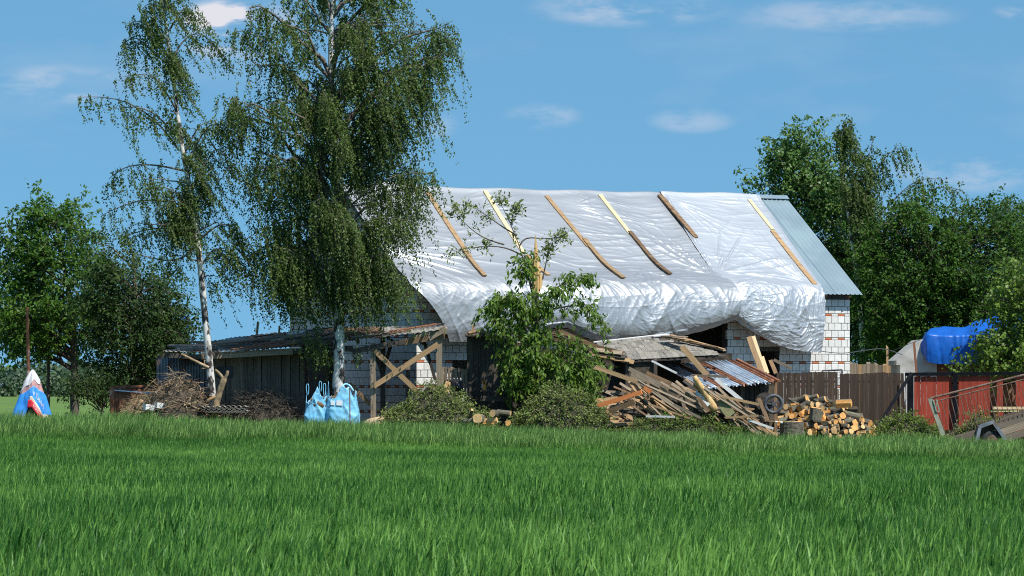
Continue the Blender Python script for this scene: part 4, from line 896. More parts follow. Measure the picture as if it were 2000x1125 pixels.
# loose boards and pale sheets lying on the roof
for (a, b, w, mt) in (((425, 669), (560, 660), .22, 'w_grey'), ((420, 678), (520, 664), .14, 'w_white'), ((445, 684), (560, 668), .13, 'w_grey'), ((560, 652), (625, 644), .16, 'w_white'), ((470, 675), (600, 659), .10, 'w_brown'), ((590, 660), (680, 648), .12, 'w_brown')):
    plank('loose_board', P(*a, 155.6), P(*b, 155.9), w, .03, mt, leanto, (0, -.4, 1))
plank('upright_stick', P(502, 652, 156.4), P(504, 628, 156.4), .07, .05, 'w_tan', leanto)
plank('upright_stick', P(545, 650, 156.6), P(546, 636, 156.6), .06, .05, 'w_tan', leanto)
for i in range(34):
    q = RND.uniform(.05, .97); k_ = q * 10; i0 = int(k_); f_ = k_ - i0; dp = RND.uniform(.03, .85)
    F0 = Vector(P(*fe[i0], 153.5)).lerp(P(*fe[i0 + 1], 153.5), f_); B0 = Vector(P(*be[i0], 156.6)).lerp(P(*be[i0 + 1], 156.6), f_); c = F0.lerp(B0, dp) + Vector((0, 0, .05)); L_ = RND.uniform(.4, 1.5)
    sl = (P(*fe[i0 + 1], 153.5) - P(*fe[i0], 153.5)).normalized(); plank('loose_board', c - sl * L_ / 2, c + sl * L_ / 2 + Vector((0, RND.uniform(-.3, .3), RND.uniform(-.01, .04))), RND.uniform(.08, .2), .025, RND.choice(['w_brown', 'w_grey', 'w_grey', 'w_dark', 'rust']), leanto, (0, -.25, 1))
# fascia boards
for (a, b, w, mt) in (((690, 686), (790, 667), .17, 'w_dark'), ((778, 670), (868, 655), .18, 'w_brown'), ((800, 660), (872, 648), .12, 'w_grey'), ((560, 686), (690, 680), .15, 'w_dark'), ((392, 696), (572, 686), .19, 'w_grey'), ((318, 694), (395, 697), .14, 'w_dark')):
    plank('fascia_board', P(*a, 153.62), P(*b, 153.58), w, .05, mt, leanto)
o = plank('broken_board', P(838, 662, 153.5), P(872, 642, 153.45), .13, .03, 'w_grey', leanto); o = plank('broken_board', P(846, 648, 153.6), P(870, 637, 153.6), .10, .03, 'w_grey', leanto, (0, -.3, 1))
# rafters from front to back
for u, v in ((640, 674), (700, 668), (760, 662), (815, 656), (856, 650)):
    plank('rafter', P(u, v, 153.7), P(u - 4, v - 8, 156.5), .08, .10, 'w_dark', leanto, (0, 0, 1))
# plank wall of the closed part
u = 414.0
while u < 590:
    w = RND.uniform(7.5, 10.5); top = np.interp(u, [414, 470, 590], [694, 692, 686]) 
    a = gp(u + w / 2, 154.4); plank('wall_board', a - Vector((0, 0, .05)), P(u + w / 2 + RND.uniform(-1, 1), top, 154.4 + RND.uniform(-.01, .01)), w / 64.8 - .008, .025, 'w_shed', leanto); u += w
mb = MB(); mb.prism([gp(414, 154.55), gp(590, 154.55), P(590, 690, 154.55), P(414, 697, 154.55)], (0, .03, 0)); mb.build('wall_lining', M['w_dark'], leanto)
mb = MB(); mb.prism([gp(590, 154.45), P(590, 682, 154.45), P(600, 650, 158.5), gp(600, 158.5)], (.04, 0, 0)); mb.build('side_wall', M['w_dark'], leanto)
mb = MB(); mb.prism([gp(668, 158.0), gp(590, 159.5), P(590, 655, 159.5), P(668, 660, 158.0)], (0, .04, 0)); mb.build('back_wall', M['w_dark'], leanto)
mb = MB(); mb.prism([P(424, 716, 154.36), P(455, 716, 154.36), P(455, 738, 154.36), P(424, 738, 154.36)], (0, .02, 0)); mb.build('hatch', M['blackp'], leanto)
# corrugated metal wall further left
for i in range(5):
    u0 = 306 + i * 22; o = obj('metal_sheet', corr_mesh('metal_sheet', P(u0, 699, 155.2), P(u0 + 23, 699, 155.2), gp(u0 + 23, 155.2), gp(u0, 155.2), 4, .018, 'zinc', 6, True, 0, i + 40), leanto); solid(o, .005)
mb = MB(); mb.prism([gp(300, 155.3), gp(416, 155.3), P(416, 694, 155.3), P(306, 694, 155.3)], (0, .03, 0)); mb.build('wall_lining', M['w_dark'], leanto)
# posts and braces of the open end
def post(name, u, v0, Y, w, mt, u2=None, v1=None):
    b = gp(u2 if u2 is not None else u, Y) - Vector((0, 0, .05)) if v1 is None else P(u2 if u2 is not None else u, v1, Y)
    return plank(name, b, P(u, v0, Y), w, w, mt, leanto, straight=True)
post('post', 729, 670, 153.7, .16, 'w_grey'); post('post', 858, 652, 153.7, .17, 'w_grey'); post('post', 748, 660, 156.2, .15, 'w_dark'); post('post', 826, 657, 155.0, .10, 'w_dark', 851, 745); post('post', 661, 672, 156.2, .14, 'w_dark'); post('post', 645, 690, 155.8, .12, 'w_dark')
plank('brace', P(732, 685, 153.58), P(829, 778, 153.58), .15, .045, 'w_tan', leanto, straight=True)
plank('brace', P(730, 755, 153.53), P(856, 672, 153.53), .155, .045, 'w_tan', leanto, straight=True)
plank('brace', P(767, 662, 156.1), P(749, 722, 156.1), .11, .06, 'w_dark', leanto); plank('brace', P(733, 690, 156.1), P(746, 728, 156.1), .11, .06, 'w_dark', leanto)
plank('brace', P(682, 750, 154.0), P(724, 790, 153.8), .13, .06, 'w_brown', leanto); plank('tie_beam', P(680, 686, 156.1), P(748, 682, 156.1), .06, .06, 'w_dark', leanto)
plank('corner_board', P(806, 660, 154.6), P(828, 670, 154.6), .12, .03, 'w_dark', leanto)
# things under it
def prop(name, label, cat, p, q, w, t, mt, group=None):
    o = plank(name, p, q, w, t, mt); return tag(o, label, cat, group)
prop('plank', 'dark plank standing upright against the gable under the lean-to', 'plank', gp(795, 156.9), P(797, 715, 157.3), .13, .05, 'w_shed')
def lump(name, label, cat, c, r, mt, seed=0, rough=.25, nu=18, nv=12, zmin=None):
    th = np.linspace(0, 2 * math.pi, nu, endpoint=False)[:, None]; ph = np.linspace(.02, math.pi - .02, nv)[None, :]
    k = 1 + rough * fbm(np.cos(th) * 1.5 + 5 + np.cos(ph) * 2, np.sin(th) * 1.5 + np.cos(ph) * 1.3 + seed, seed, 3)
    G = np.stack([c[0] + r[0] * k * np.cos(th) * np.sin(ph), c[1] + r[1] * k * np.sin(th) * np.sin(ph), c[2] + r[2] * k * np.cos(ph) + 0 * th], -1)
    if zmin is not None: G[..., 2] = np.maximum(G[..., 2], zmin)
    return obj(name, grid_mesh(name, G, M[mt], True, True))
g = gp(741, 155.2); o = lump('plastic_sack', '', '', (g.x, g.y, g.z + .27), (.17, .2, .34), 'navy', 3, .15); tag(o, 'dark navy sack standing beside the lean-to post', 'sack')
T = thing('garden_machine', 'dark handled machine leaning beside the navy sack', 'machine', gp(757, 155.3))
g = gp(757, 155.3); mb = MB(); mb.tube([g + Vector((-.1, 0, .12)), g + Vector((.14, 0, .12))], .11, 12); mb.build('drum', M['blackp'], T)
MB().beam(g + Vector((-.12, 0, .15)), g + Vector((-.02, -.1, .62)), .05, .05).build('handle', M['blackp'], T); MB().beam(g + Vector((.15, 0, .1)), g + Vector((.0, -.1, .62)), .04, .04).build('handle', M['blackp'], T); MB().beam(g + Vector((-.12, -.1, .6)), g + Vector((.16, -.1, .64)), .06, .06).build('grip', M['blackp'], T)

# ------------------------------------------------------------------ dark plank shack in front of the tarp
shack = thing('plank_shack', 'dark weathered plank shack with torn roof behind the broken tree', 'shed', gp(960, 155.6))
u = 912.0; i = 0
while u < 1130:
    w = RND.uniform(10, 15); top = np.interp(u, [912, 958, 985, 1010, 1060, 1130], [652, 655, 664, 672, 680, 690]) + RND.uniform(-2, 2)
    plank('wall_board', gp(u + w / 2, 155.4) - Vector((0, 0, .05)), P(u + w / 2, top, 155.4 + RND.uniform(-.015, .015)), w / 64.3 - .006, .03, 'w_dark', shack); u += w; i += 1
mb = MB(); mb.prism([gp(912, 155.5), gp(1240, 155.7), P(1240, 700, 155.7), P(1060, 690, 155.5), P(985, 668, 155.5), P(912, 660, 155.5)], (0, .04, 0)); mb.build('wall_lining', M['w_dark'], shack)
for (a, b, w, mt) in (((910, 655), (970, 647), .16, 'w_dark'), ((915, 651), (945, 644), .10, 'w_brown'), ((935, 649), (965, 652), .06, 'w_grey'), ((960, 655), (1000, 668), .14, 'w_dark'), ((990, 672), (1025, 668), .10, 'w_grey')):
    plank('roof_board', P(*a, 155.1), P(*b, 155.3), w, .04, mt, shack, (0, -.6, 1))
plank('roof_board', P(921, 655, 155.1), P(926, 634, 155.3), .08, .02, 'w_brown', shack)
mb = MB(); mb.prism([P(908, 654, 155.0), P(985, 656, 155.0), P(1000, 650, 157.2), P(925, 646, 157.2)], (0, 0, -.04)); mb.build('roof', M['rubble'], shack)
# fallen dark rafters between shack and slate roof
for i in range(17):
    a = P(1082 + RND.uniform(-10, 18), 645 + RND.uniform(-6, 14) + i * .8, 155.6 + RND.uniform(0, 1.3)); b = P(1185 + RND.uniform(-25, 35), 692 + RND.uniform(-8, 14), 155.2 + RND.uniform(-.3, .6))
    o = plank('fallen_rafter', a, b, RND.uniform(.05, .11), RND.uniform(.03, .06), RND.choice(['w_dark', 'w_dark', 'w_brown', 'w_grey'])); tag(o, 'dark fallen roof lath sliding down beside the slate roof', 'lath', 'fallen laths between shack and slate roof')
# picket fence piece, log and sack behind the first brush heap
T = thing('picket_fence', 'short grey picket fence between lean-to post and plank shack', 'fence', gp(886, 155.2))
for i in range(8):
    u = 864 + i * 6.6; plank('picket', P(u, 758, 155.2), P(u + RND.uniform(-.5, .5), 716 + i * .7 + RND.uniform(-1, 1), 155.2), .085, .02, 'w_grey', T)
for v in (722, 742): plank('rail', P(861, v, 155.24), P(914, v + 4, 155.24), .07, .04, 'w_shed', T)
for u in (866, 909): plank('post', gp(u, 155.28), P(u, 730, 155.28), .08, .06, 'w_shed', T)
prop('wooden_block', 'split yellow log chunk beside black sack behind the green heap', 'log', P(868, 775, 154.6), P(876, 746, 154.7), .17, .14, 'cut')
g = gp(892, 154.7); o = lump('black_sack', '', '', (g.x, g.y, 1.6 + (755 - 762) / FPX * 154.7), (.23, .22, .33), 'blackp', 8, .2); tag(o, 'rounded black sack next to the yellow log chunk', 'sack')
T = thing('workbench', 'low dark workbench in front of the plank shack', 'bench', gp(980, 154.7))
plank('bench_top', P(938, 764, 154.7), P(1022, 763, 154.7), .05, .5, 'w_dark', T, straight=True)
for u in (942, 980, 1016): plank('leg', gp(u, 154.7), P(u, 766, 154.7), .07, .07, 'w_dark', T)
plank('front_board', P(938, 778, 154.42), P(1010, 780, 154.42), .16, .03, 'w_dark', T)
T = thing('chainsaw', 'small orange and white power tool standing on the dark workbench', 'tool', P(946, 763, 154.7)); c = P(946, 760, 154.7)
mb = MB(); mb.prism([c + Vector((-.06, -.06, -.03)), c + Vector((.06, -.06, -.03)), c + Vector((.055, -.06, .10)), c + Vector((.02, -.06, .16)), c + Vector((-.05, -.06, .12))], (0, .12, 0)); mb.build('body', M['orangep'], T)
MB().tube([c + Vector((-.04, 0, .11)), c + Vector((-.05, 0, .22)), c + Vector((.03, 0, .25)), c + Vector((.05, 0, .14))], .018, 6).build('handle', M['orangep'], T)
MB().beam(c + Vector((-.07, 0, .03)), c + Vector((-.07, 0, .16)), .03, .05).build('cap', M['w_white'], T)

# ------------------------------------------------------------------ collapsed slate roof
slate = thing('slate_roof', 'collapsed grey slate shed roof sagging under the big tarp', 'roof', gp(1300, 156))
A_, B_, C_, D_ = P(1218, 704, 155.0), P(1418, 693, 155.3), P(1304, 655, 158.2), P(1158, 671, 158.0)   # front left, front right, ridge right, ridge left
nrm_s = (B_ - A_).cross(D_ - A_).normalized()
if nrm_s.z < 0: nrm_s = -nrm_s
mb = MB(); mb.prism([A_ - nrm_s * .03, B_ - nrm_s * .03, C_ - nrm_s * .03, D_ - nrm_s * .03], -nrm_s * .05); mb.build('roof_deck', M['w_dark'], slate)
rows, cols = 8, 15
for r in range(rows):
    for c in range(cols):
        if (r, c) in ((7, 12), (7, 13), (6, 13), (7, 11), (6, 12), (5, 13), (0, 0), (1, 0)): continue
        off = .5 * (r % 2); a0, a1 = (c + off) / (cols + .5), (c + 1 + off) / (cols + .5); b0, b1 = r / rows, (r + 1.25) / rows
        def W_(a, b): b = min(b, 1.0); return (A_ * (1 - a) + B_ * a) * (1 - b) + (D_ * (1 - a) + C_ * a) * b
        p0 = (W_(a0, b0) + W_(a0, b1)) / 2; p1 = (W_(a1, b0) + W_(a1, b1)) / 2; cen = (p0 + p1) / 2; up = (W_((a0 + a1) / 2, b1) - W_((a0 + a1) / 2, b0))
        tilt = RND.uniform(-.03, .03)
        o = plank('slate_tile', p0 + nrm_s * (.014 + .01 * RND.random() + tilt * .3), p1 - (p1 - p0) * .02 + nrm_s * (.014 + tilt * .3), up.length * .98, .012, 'slate', slate, (nrm_s - up.normalized() * .04), True)
plank('ridge_board', D_ + nrm_s * .04, C_ + nrm_s * .04, .12, .03, 'w_white', slate, nrm_s); plank('ridge_board', P(1275, 657, 158.0), P(1308, 653, 158.1), .14, .03, 'asb' and 'w_white', slate, nrm_s)
for (a, b, w, mt) in (((1300, 664), (1345, 670), .26, 'w_tan'), ((1320, 668), (1400, 684), .14, 'w_brown'), ((1335, 672), (1415, 690), .12, 'w_grey'), ((1295, 662), (1340, 664), .15, 'w_grey'), ((1310, 660), (1415, 688), .09, 'w_tan')):
    plank('bare_roof_board', P(*a, 157.2) + nrm_s * .09, P(*b, 155.9) + nrm_s * .09, w, .03, mt, slate, nrm_s)
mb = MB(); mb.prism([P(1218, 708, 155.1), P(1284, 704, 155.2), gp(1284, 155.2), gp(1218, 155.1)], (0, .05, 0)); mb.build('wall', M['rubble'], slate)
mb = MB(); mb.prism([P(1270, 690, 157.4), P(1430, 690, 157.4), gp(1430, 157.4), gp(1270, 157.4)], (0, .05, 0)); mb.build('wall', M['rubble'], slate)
for u, v in ((1225, 706), (1280, 703)): plank('post', gp(u, 155.05), P(u, v, 155.05), .1, .1, 'w_dark', slate)
for (a, b, mt) in (((1165, 697), (1230, 704), 'w_tan'), ((1150, 690), (1200, 700), 'w_brown'), ((1195, 700), (1238, 708), 'w_tan'), ((1160, 683), (1215, 690), 'w_grey'), ((1170, 690), (1222, 697), 'w_dark')): plank('broken_deck_board', P(*a, 155.0), P(*b, 154.9), .16, .03, mt, slate, (0, -.7, .7))
# corrugated tin roof
tin = thing('tin_roof_shed', 'low shed with corrugated tin roof streaked with rust', 'shed', gp(1450, 155.5))
TL, TR, BR, BL_ = P(1286, 714, 157.2), P(1436, 704, 157.2), P(1518, 746, 153.9), P(1378, 760, 153.9)
tm = ['galv', 'galv', 'rust', 'galv', 'galv', 'rust', 'galv', 'galv', 'galv', 'rust']
for i in range(10):
    a, b = i / 10, (i + 1.06) / 10
    dz = Vector((0, 0, .006 * (i % 2))); o = obj('tin_sheet', corr_mesh('tin_sheet', TL.lerp(TR, a) + dz, TL.lerp(TR, b) + dz, BL_.lerp(BR, b) + dz, BL_.lerp(BR, a) + dz, 2, .035, tm[i], 5, True, .05, i + 60), tin); solid(o, .006)
plank('edge_board', TR + Vector((.06, 0, .03)), BR + Vector((.06, 0, .03)), .10, .05, 'rust', tin, (0, 0, 1))
u = 1432
while u < 1512:
    plank('wall_board', gp(u, 154.6), P(u, 752 + RND.uniform(-2, 2), 154.6), .13, .03, RND.choice(['w_fence', 'w_dark', 'w_shed']), tin); u += 9.3
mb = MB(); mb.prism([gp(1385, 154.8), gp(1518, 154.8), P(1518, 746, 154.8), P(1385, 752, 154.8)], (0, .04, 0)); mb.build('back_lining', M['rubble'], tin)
plank('post', gp(1515, 154.3), P(1515, 746, 154.3), .09, .09, 'w_brown', tin); plank('post', gp(1398, 154.2), P(1398, 756, 154.2), .10, .09, 'w_dark', tin)
# ------------------------------------------------------------------ brown slat fence, red gate, background fence
T = thing('slat_fence', 'dark brown wooden slat fence in front of the house corner', 'fence', gp(1650, 158.2))
u = 1519.0
while u < 1770:
    if 1633.5 < u < 1641: u += 4.7; continue
    top = 727 + 1.2 * math.sin(u * .05) + RND.uniform(-.9, .9) + (2 if u > 1641 else 0)
    plank('slat', gp(u, 158.2), P(u + RND.uniform(-.4, .4), top, 158.2), .0735, .02, 'w_fence', T, straight=True); u += 4.75
for v in (745, 810): plank('rail', P(1518, v, 158.26), P(1632, v, 158.26), .09, .05, 'w_fence', T, straight=True); plank('rail', P(1641, v, 158.26), P(1772, v + 1, 158.26), .09, .05, 'w_fence', T, straight=True)
for u in (1524, 1600, 1644, 1705, 1766): plank('post', gp(u, 158.33), P(u, 733, 158.33), .10, .10, 'w_fence', T, straight=True)
T = thing('wire_gate', 'grey wire mesh gate frame showing above the brown fence', 'gate', gp(1625, 159.2))
for a, b in (((1606, 724), (1645, 722)), ((1606, 724), (1606, 790)), ((1645, 722), (1645, 790)), ((1606, 790), (1645, 790))): MB().tube([P(*a, 159.2), P(*b, 159.2)], .022, 6).build('frame_bar', M['iron'], T)
mb = MB()
for i in range(1, 13): mb.tube([P(1606 + i * 3, 724, 159.2), P(1606 + i * 3, 790, 159.2)], .005, 3)
for i in range(1, 20): mb.tube([P(1606, 724 + i * 3.3, 159.2), P(1645, 724 + i * 3.3, 159.2)], .005, 3)
tag(mb.build('mesh', M['iron'], T), kind='stuff')
prop('pale_stake', 'thin pale stake standing in the gap of the brown fence', 'stake', gp(1636, 158.0), P(1637, 760, 158.0), .05, .04, 'w_grey')
prop('pale_stake', 'thin white lath hanging beside the black gate post', 'stake', P(1766, 728, 158.0), P(1768, 790, 158.0), .035, .02, 'w_white'); prop('pale_stake', 'slanted white lath leaning on the black gate post', 'stake', P(1777, 762, 157.9), P(1770, 790, 157.9), .03, .02, 'w_white')
T = thing('red_gate', 'red slatted gate in a black steel frame', 'gate', gp(1880, 157.0))
MB().beam(P(1768, 731, 157.0), P(2060, 729, 157.0), .10, .08).build('top_rail', M['black'], T)
for u, w in ((1778, .19), (1865, .13), (2052, .15)): MB().beam(gp(u, 156.98) - Vector((0, 0, .05)), P(u, 728, 156.98), w, .09).build('frame_post', M['black'], T)
for v in (748, 825): MB().beam(P(1786, v, 157.1), P(2052, v, 157.1), .06, .03).build('cross_rail', M['black'], T)
u = 1788.5
while u < 2048:
    gap = (1858 < u < 1872) or (1936 < u < 1947) or (1962 < u < 1984)
    if not gap: plank('slat', P(u, 836 + (u - 1780) * .06, 157.06), P(u + RND.uniform(-.3, .3), 735 + RND.uniform(-1, 2), 157.06), .092, .02, 'red', T, straight=True)
    u += 6.2
T = thing('steel_prop', 'black steel bar propped diagonally from the gate post to the ground', 'bar', gp(1690, 155.2)); b = gp(1684, 155.2)
MB().beam(b, P(1780, 729, 156.8), .10, .08).build('bar', M['black'], T); MB().beam(b + Vector((-.1, 0, .02)), b + Vector((.12, 0, .02)), .05, .12).build('foot', M['black'], T)
# beyond the house corner
T = thing('board_fence', 'pale board fence far behind the house corner', 'fence', gp(1700, 172))
u = 1664
while u < 1738: plank('board', gp(u, 172), P(u, 711 + RND.uniform(-2, 2), 172), .13, .02, RND.choice(['w_grey', 'w_tan', 'w_grey']), T); u += 8
plank('rail', P(1660, 716, 172.05), P(1738, 717, 172.05), .08, .04, 'w_grey', T)
prop('fence_post', 'brown wooden post with wire behind the slat fence', 'post', gp(1733, 166), P(1733, 679, 166), .07, .07, 'w_tan')
prop('fence_post', 'leaning rusty post in front of the grey hut gable', 'post', gp(1803, 163.5), P(1785, 668, 163.5), .07, .07, 'rust')
def wire(label, pts, Y, r=.008, sag=.0):
    p = smooth_path([P(u, v, Y + (q[0] if q else 0)) for u, v, *q in pts], 16); o = MB().tube(p, r, 4).build('wire', M['iron'], None); tag(o, label, 'wire', 'slack wires behind the fence'); return o
wire('slack pale wire looping from house wall to brown post', [(1604, 686, 0), (1640, 692, 0), (1690, 684, 1), (1733, 678, 2), (1765, 696, 2), (1790, 705, 2), (1812, 702, 2)], 164, .016)
wire('thin wire running from brown post up to the leaning post', [(1733, 690, 2), (1755, 680, 1), (1785, 668, 0), (1797, 664, 0)], 163.8, .009)
# grey hut with blue tarpaulin
hut = thing('grey_hut', 'small grey plastered hut under a blue tarp', 'hut', gp(1800, 165.6)); Yh = 165.6
mb = MB(); mb.prism([gp(1758, Yh), gp(1830, Yh), P(1830, 660, Yh), P(1799, 663, Yh), P(1751, 704, Yh), P(1751, 713, Yh), P(1758, 713, Yh)], (0, 4.0, 0)); mb.build('gable_wall', M['concrete'], hut)
mb = MB(); mb.prism([gp(1830.3, Yh + .1), gp(2070, Yh + .1), P(2070, 690, Yh + .1), P(1830.3, 690, Yh + .1)], (0, 3.8, 0)); mb.build('red_wall', M['rust'], hut)
MB().beam(P(1804, 706, Yh - .05), P(1819, 700, Yh - .05), .05, .04).build('ledge', M['concrete'], hut)
mb = MB(); mb.prism([P(1852, 718, Yh + .07), P(1905, 718, Yh + .07), P(1905, 745, Yh + .07), P(1852, 745, Yh + .07)], (0, .02, 0)); mb.build('boarded_panel', M['w_shed'], hut)
def blue_tarp():
    us = np.linspace(1799, 2080, 110); n = 46; G = np.empty((110, n, 3)); w = np.linspace(0, 1, n)
    top = np.interp(us, [1799, 1806, 1815, 1830, 1868, 1885, 1905, 1945, 2000, 2080], [668, 650, 641, 638, 642, 638, 629, 617, 611, 606])
    hem = np.interp(us, [1799, 1806, 1812, 1830, 2080], [686, 698, 707, 711, 713]); edge = np.interp(us, [1799, 1812, 1840, 1930, 2080], [668, 652, 655, 654, 652])
    for i, u in enumerate(us):
        k = ss(1799, 1812, u)
        for j, t in enumerate(w):
            if t < .45: q = t / .45; v = hem[i] + (edge[i] - hem[i]) * q; y = Yh - .28 * k - .06 * math.sin(q * 3.1)
            else: q = (t - .45) / .55; v = edge[i] + (top[i] - edge[i]) * q; y = Yh - .28 * k + 2.4 * q
            G[i, j] = P(u, v, 1.0 * y)
    X = us[:, None] * .05 + 0 * w[None]; Wt = 0 * X + w[None]
    G[..., 1] += .045 * (ridged(X * 3 + Wt * 2, Wt * 2.5, 9, 4) - .3) * (Wt < .47); G[..., 2] += .05 * fbm(X * .9, Wt * 2, 7, 2) * (Wt > .5)
    end = G[:1].copy(); end[..., 1] += 2.2; end[..., 0] -= .02; G = np.concatenate([end, G], 0)
    tag(obj('blue_tarp', grid_mesh('blue_tarp', G, M['btarp'])), 'bright blue tarp draped over the grey hut', 'tarp')
blue_tarp()
o = lump('far_tarp', '', '', P(332, 632, 176), (.75, .6, .35), 'btarp', 4, .2); tag(o, 'glimpse of blue sheet roof behind the dark left tree', 'tarp')
MB_ = MB(); MB_.prism([gp(322, 176), gp(346, 176), P(346, 636, 176), P(322, 636, 176)], (0, 1, 0)); tag(MB_.build('far_hut', M['concrete']), 'pale hut hidden behind the dark left tree', 'hut')

# ------------------------------------------------------------------ tilted trailer
def trailer():
    Y = 153.6; T = thing('farm_trailer', 'old farm trailer with tilted rusty rail side at right edge', 'trailer', gp(1935, Y))
    r0, r1 = P(1816, 778, Y), P(2064, 716.5, Y); d = (r1 - r0).normalized(); pr = Vector((d.z, 0, -d.x)) * 1.0                # perpendicular, downwards
    if pr.z > 0: pr = -pr
    MB().tube([r0, r1], .035, 8).build('top_rail', M['iron_r'], T); MB().tube([r0 + pr * .13 + d * .1, r1 + pr * .13], .02, 6).build('second_rail', M['iron_r'], T)
    n = 27
    for i in range(n):
        a = r0.lerp(r1, (i + 1.3) / (n + .5)) + pr * .13; MB().tube([a, a + pr * 1.02], .012, 5).build('rail_rod', M['iron_r'], T)
    MB().beam(r0, P(1842, 850, Y), .13, .06).build('end_post', M['greenm'], T)
    for a, b in (((1823, 781), (1829, 804)), ((1829, 780), (1835, 803)), ((1829, 804), (1836, 803)), ((1825, 792), (1832, 791))): MB().beam(P(*a, Y - .05), P(*b, Y - .05), .035, .03).build('latch_bar', M['greenm'], T)
    a, b = P(1838, 861, Y + .05), P(2068, 786, Y + .05)
    for k, mt in ((0, 'w_shed'), (1, 'w_grey'), (2, 'w_shed')):
        off = pr * (.10 + k * .22); plank('side_board', a + off, b + off, .21, .04, mt, T, straight=True)
    a2 = a + Vector((0, 1.5, 0)); b2 = b + Vector((0, 1.5, 0)); mb = MB(); mb.prism([a + pr * .35, b + pr * .35, b2 + pr * .35, a2 + pr * .35], (0, 0, -.05)); mb.build('deck', M['w_shed'], T); plank('side_board', a2 + pr * .1, b2 + pr * .1, .4, .04, 'w_shed', T)
    fd = [(1902, 872), (1912, 831), (1941, 821), (1968, 858), (1961, 860), (1939, 828), (1917, 836), (1909, 872)]
    mb = MB(); mb.prism([P(u, v, Y - .38) for u, v in fd], (0, .40, 0)); mb.build('fender', M['zinc'], T)
    c = P(1937, 861, Y - .2); wl = thing_part = obj('wheel', MB().tube([c + Vector((0, -.10, 0)), c + Vector((0, -.08, 0)), c + Vector((0, .08, 0)), c + Vector((0, .10, 0))], [.20, .305, .305, .20], 24).mesh('wheel', M['rubber'], True), T)
    MB().tube([c + Vector((0, -.115, 0)), c + Vector((0, -.09, 0))], [.15, .18], 18).build('rim', M['iron_r'], wl)
    plank('loose_yellow_board', P(1934, 803, Y + .4), P(1990, 802, Y + .5), .06, .05, 'yellow', T); plank('loose_yellow_board', P(1940, 797, Y + .6), P(2005, 797, Y + .7), .08, .05, 'w_pale', T)
    return T
trailer()

# ------------------------------------------------------------------ heaps of cut branches
def heap(name, label, uL, uR, vtop, Y, depth, leaf, aspect, mat, n, seed, cat='brush heap', core='brushc', twm='limb', twL=(.25, .6), per=10, skew=.5, group=None, dn=.1, flat=.6, leaves=True, tw=.008):
    rng = np.random.default_rng(seed); xl, xr = (uL - 1000) / FPX * Y, (uR - 1000) / FPX * Y; cx = xl + (xr - xl) * .5; rx = (xr - xl) / 2
    g = gp((uL + uR) / 2, Y); hz = HC + (HV - vtop) / FPX * Y - g.z; T = thing(name, label, cat, g, group)
    def hh(x, y):
        q = np.clip(1 - ((x - cx) / rx) ** 2 - ((y - Y) / depth) ** 2, 0, 1); sk = 1 - .12 * np.abs((x - cx) / rx - (skew - .5) * 2)
        return hz * q ** flat * sk * (1 + .16 * fbm(x * 1.6, y * 1.6, seed, 2))
    th = np.linspace(0, 2 * math.pi, 48, endpoint=False)[:, None]; r = np.linspace(0, 1, 18)[None, :]
    X = cx + rx * r * np.cos(th); Yy = Y + depth * r * np.sin(th); Z = gz(X, Yy) + .93 * hh(X, Yy) - .04
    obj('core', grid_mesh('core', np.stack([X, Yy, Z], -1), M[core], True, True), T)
    a = rng.uniform(0, 2 * math.pi, n); q = np.sqrt(rng.uniform(0, 1, n)) * .98; x = cx + rx * q * np.cos(a); y = Y + depth * q * np.sin(a)
    z = gz(x, y) + hh(x, y) * rng.uniform(.8, 1.0, n); S = np.stack([x, y, z], -1)
    D = np.stack([(x - cx) / rx * .5, (y - Y) / depth * .4, 0 * x + .25], -1) + rng.normal(0, .6, (n, 3)); D[:, 2] *= .6
    L = rng.uniform(*twL, n)
    if leaves: 
        lo = foliage(T, S, D, L, per, leaf, aspect, mat, M[twm], droop=.35, spread=.035, down=dn, rng=rng, wind=(0, 0, 0), tw=tw, rbias=rng.normal(.42, .17, n)); lo['kind'] = 'stuff'
    return T, hh, S, D, L
heap('brush_heap', 'broad green heap of cut leafy branches beside the lean-to', 738, 972, 760, 153.3, 1.0, .085, .42, L_CUT, 1500, 41, skew=.55)
heap('brush_heap', 'green brush heap left of the broken timber heap', 998, 1200, 758, 153.0, .9, .085, .5, L_CUT, 1400, 42, skew=.4)
heap('brush_heap', 'low leaf heap at the foot of the red gate', 1700, 1842, 812, 154.6, .9, .075, .6, L_WEED, 800, 43, skew=.5)
heap('brush_heap', 'leaf heap seen through the trailer rails', 1868, 1962, 804, 155.0, .7, .065, .6, L_CUT, 420, 44)
heap('brush_heap', 'green clippings spread in front of the broken timber heap', 1185, 1500, 818, 152.4, .35, .075, .55, L_WEED, 800, 45, skew=.4, flat=.45)
# root and twig heap at left
def twig_heap(name, label, uL, uR, vtop, Y, dp, n, seed, mats, tl=(.35, 1.1), rr=.012, core='rubble', dryleaf=None):
    T, hh, S, D, L = heap(name, label, uL, uR, vtop, Y, dp, .05, .5, L_CUT, n, seed, core=core, leaves=False)
    rg = random.Random(seed); bs = {m: MB() for m in mats}
    for s, d in zip(S, D):
        d = Vector(d).normalized(); d.z *= .6; s = Vector(s); l = rg.uniform(*tl); m = rg.choice(mats); p = [s - d * l * .4]
        for k in range(4): p.append(p[-1] + (d + Vector((rg.gauss(0, .25), rg.gauss(0, .25), rg.gauss(0, .2)))) * l / 4)
        r = rr * rg.uniform(.5, 1.5); bs[m].tube(p, [r, r * .9, r * .7, r * .5, r * .25], 4, cap=False)
    for m, b in bs.items(): tag(b.build('twigs', M[m], T), kind='stuff')
    return T
twig_heap('root_heap', 'brown heap of torn roots and dry twigs under the slender birch', 258, 425, 742, 153.0, .9, 700, 51, ['dry', 'dry', 'w_brown', 'bark'])
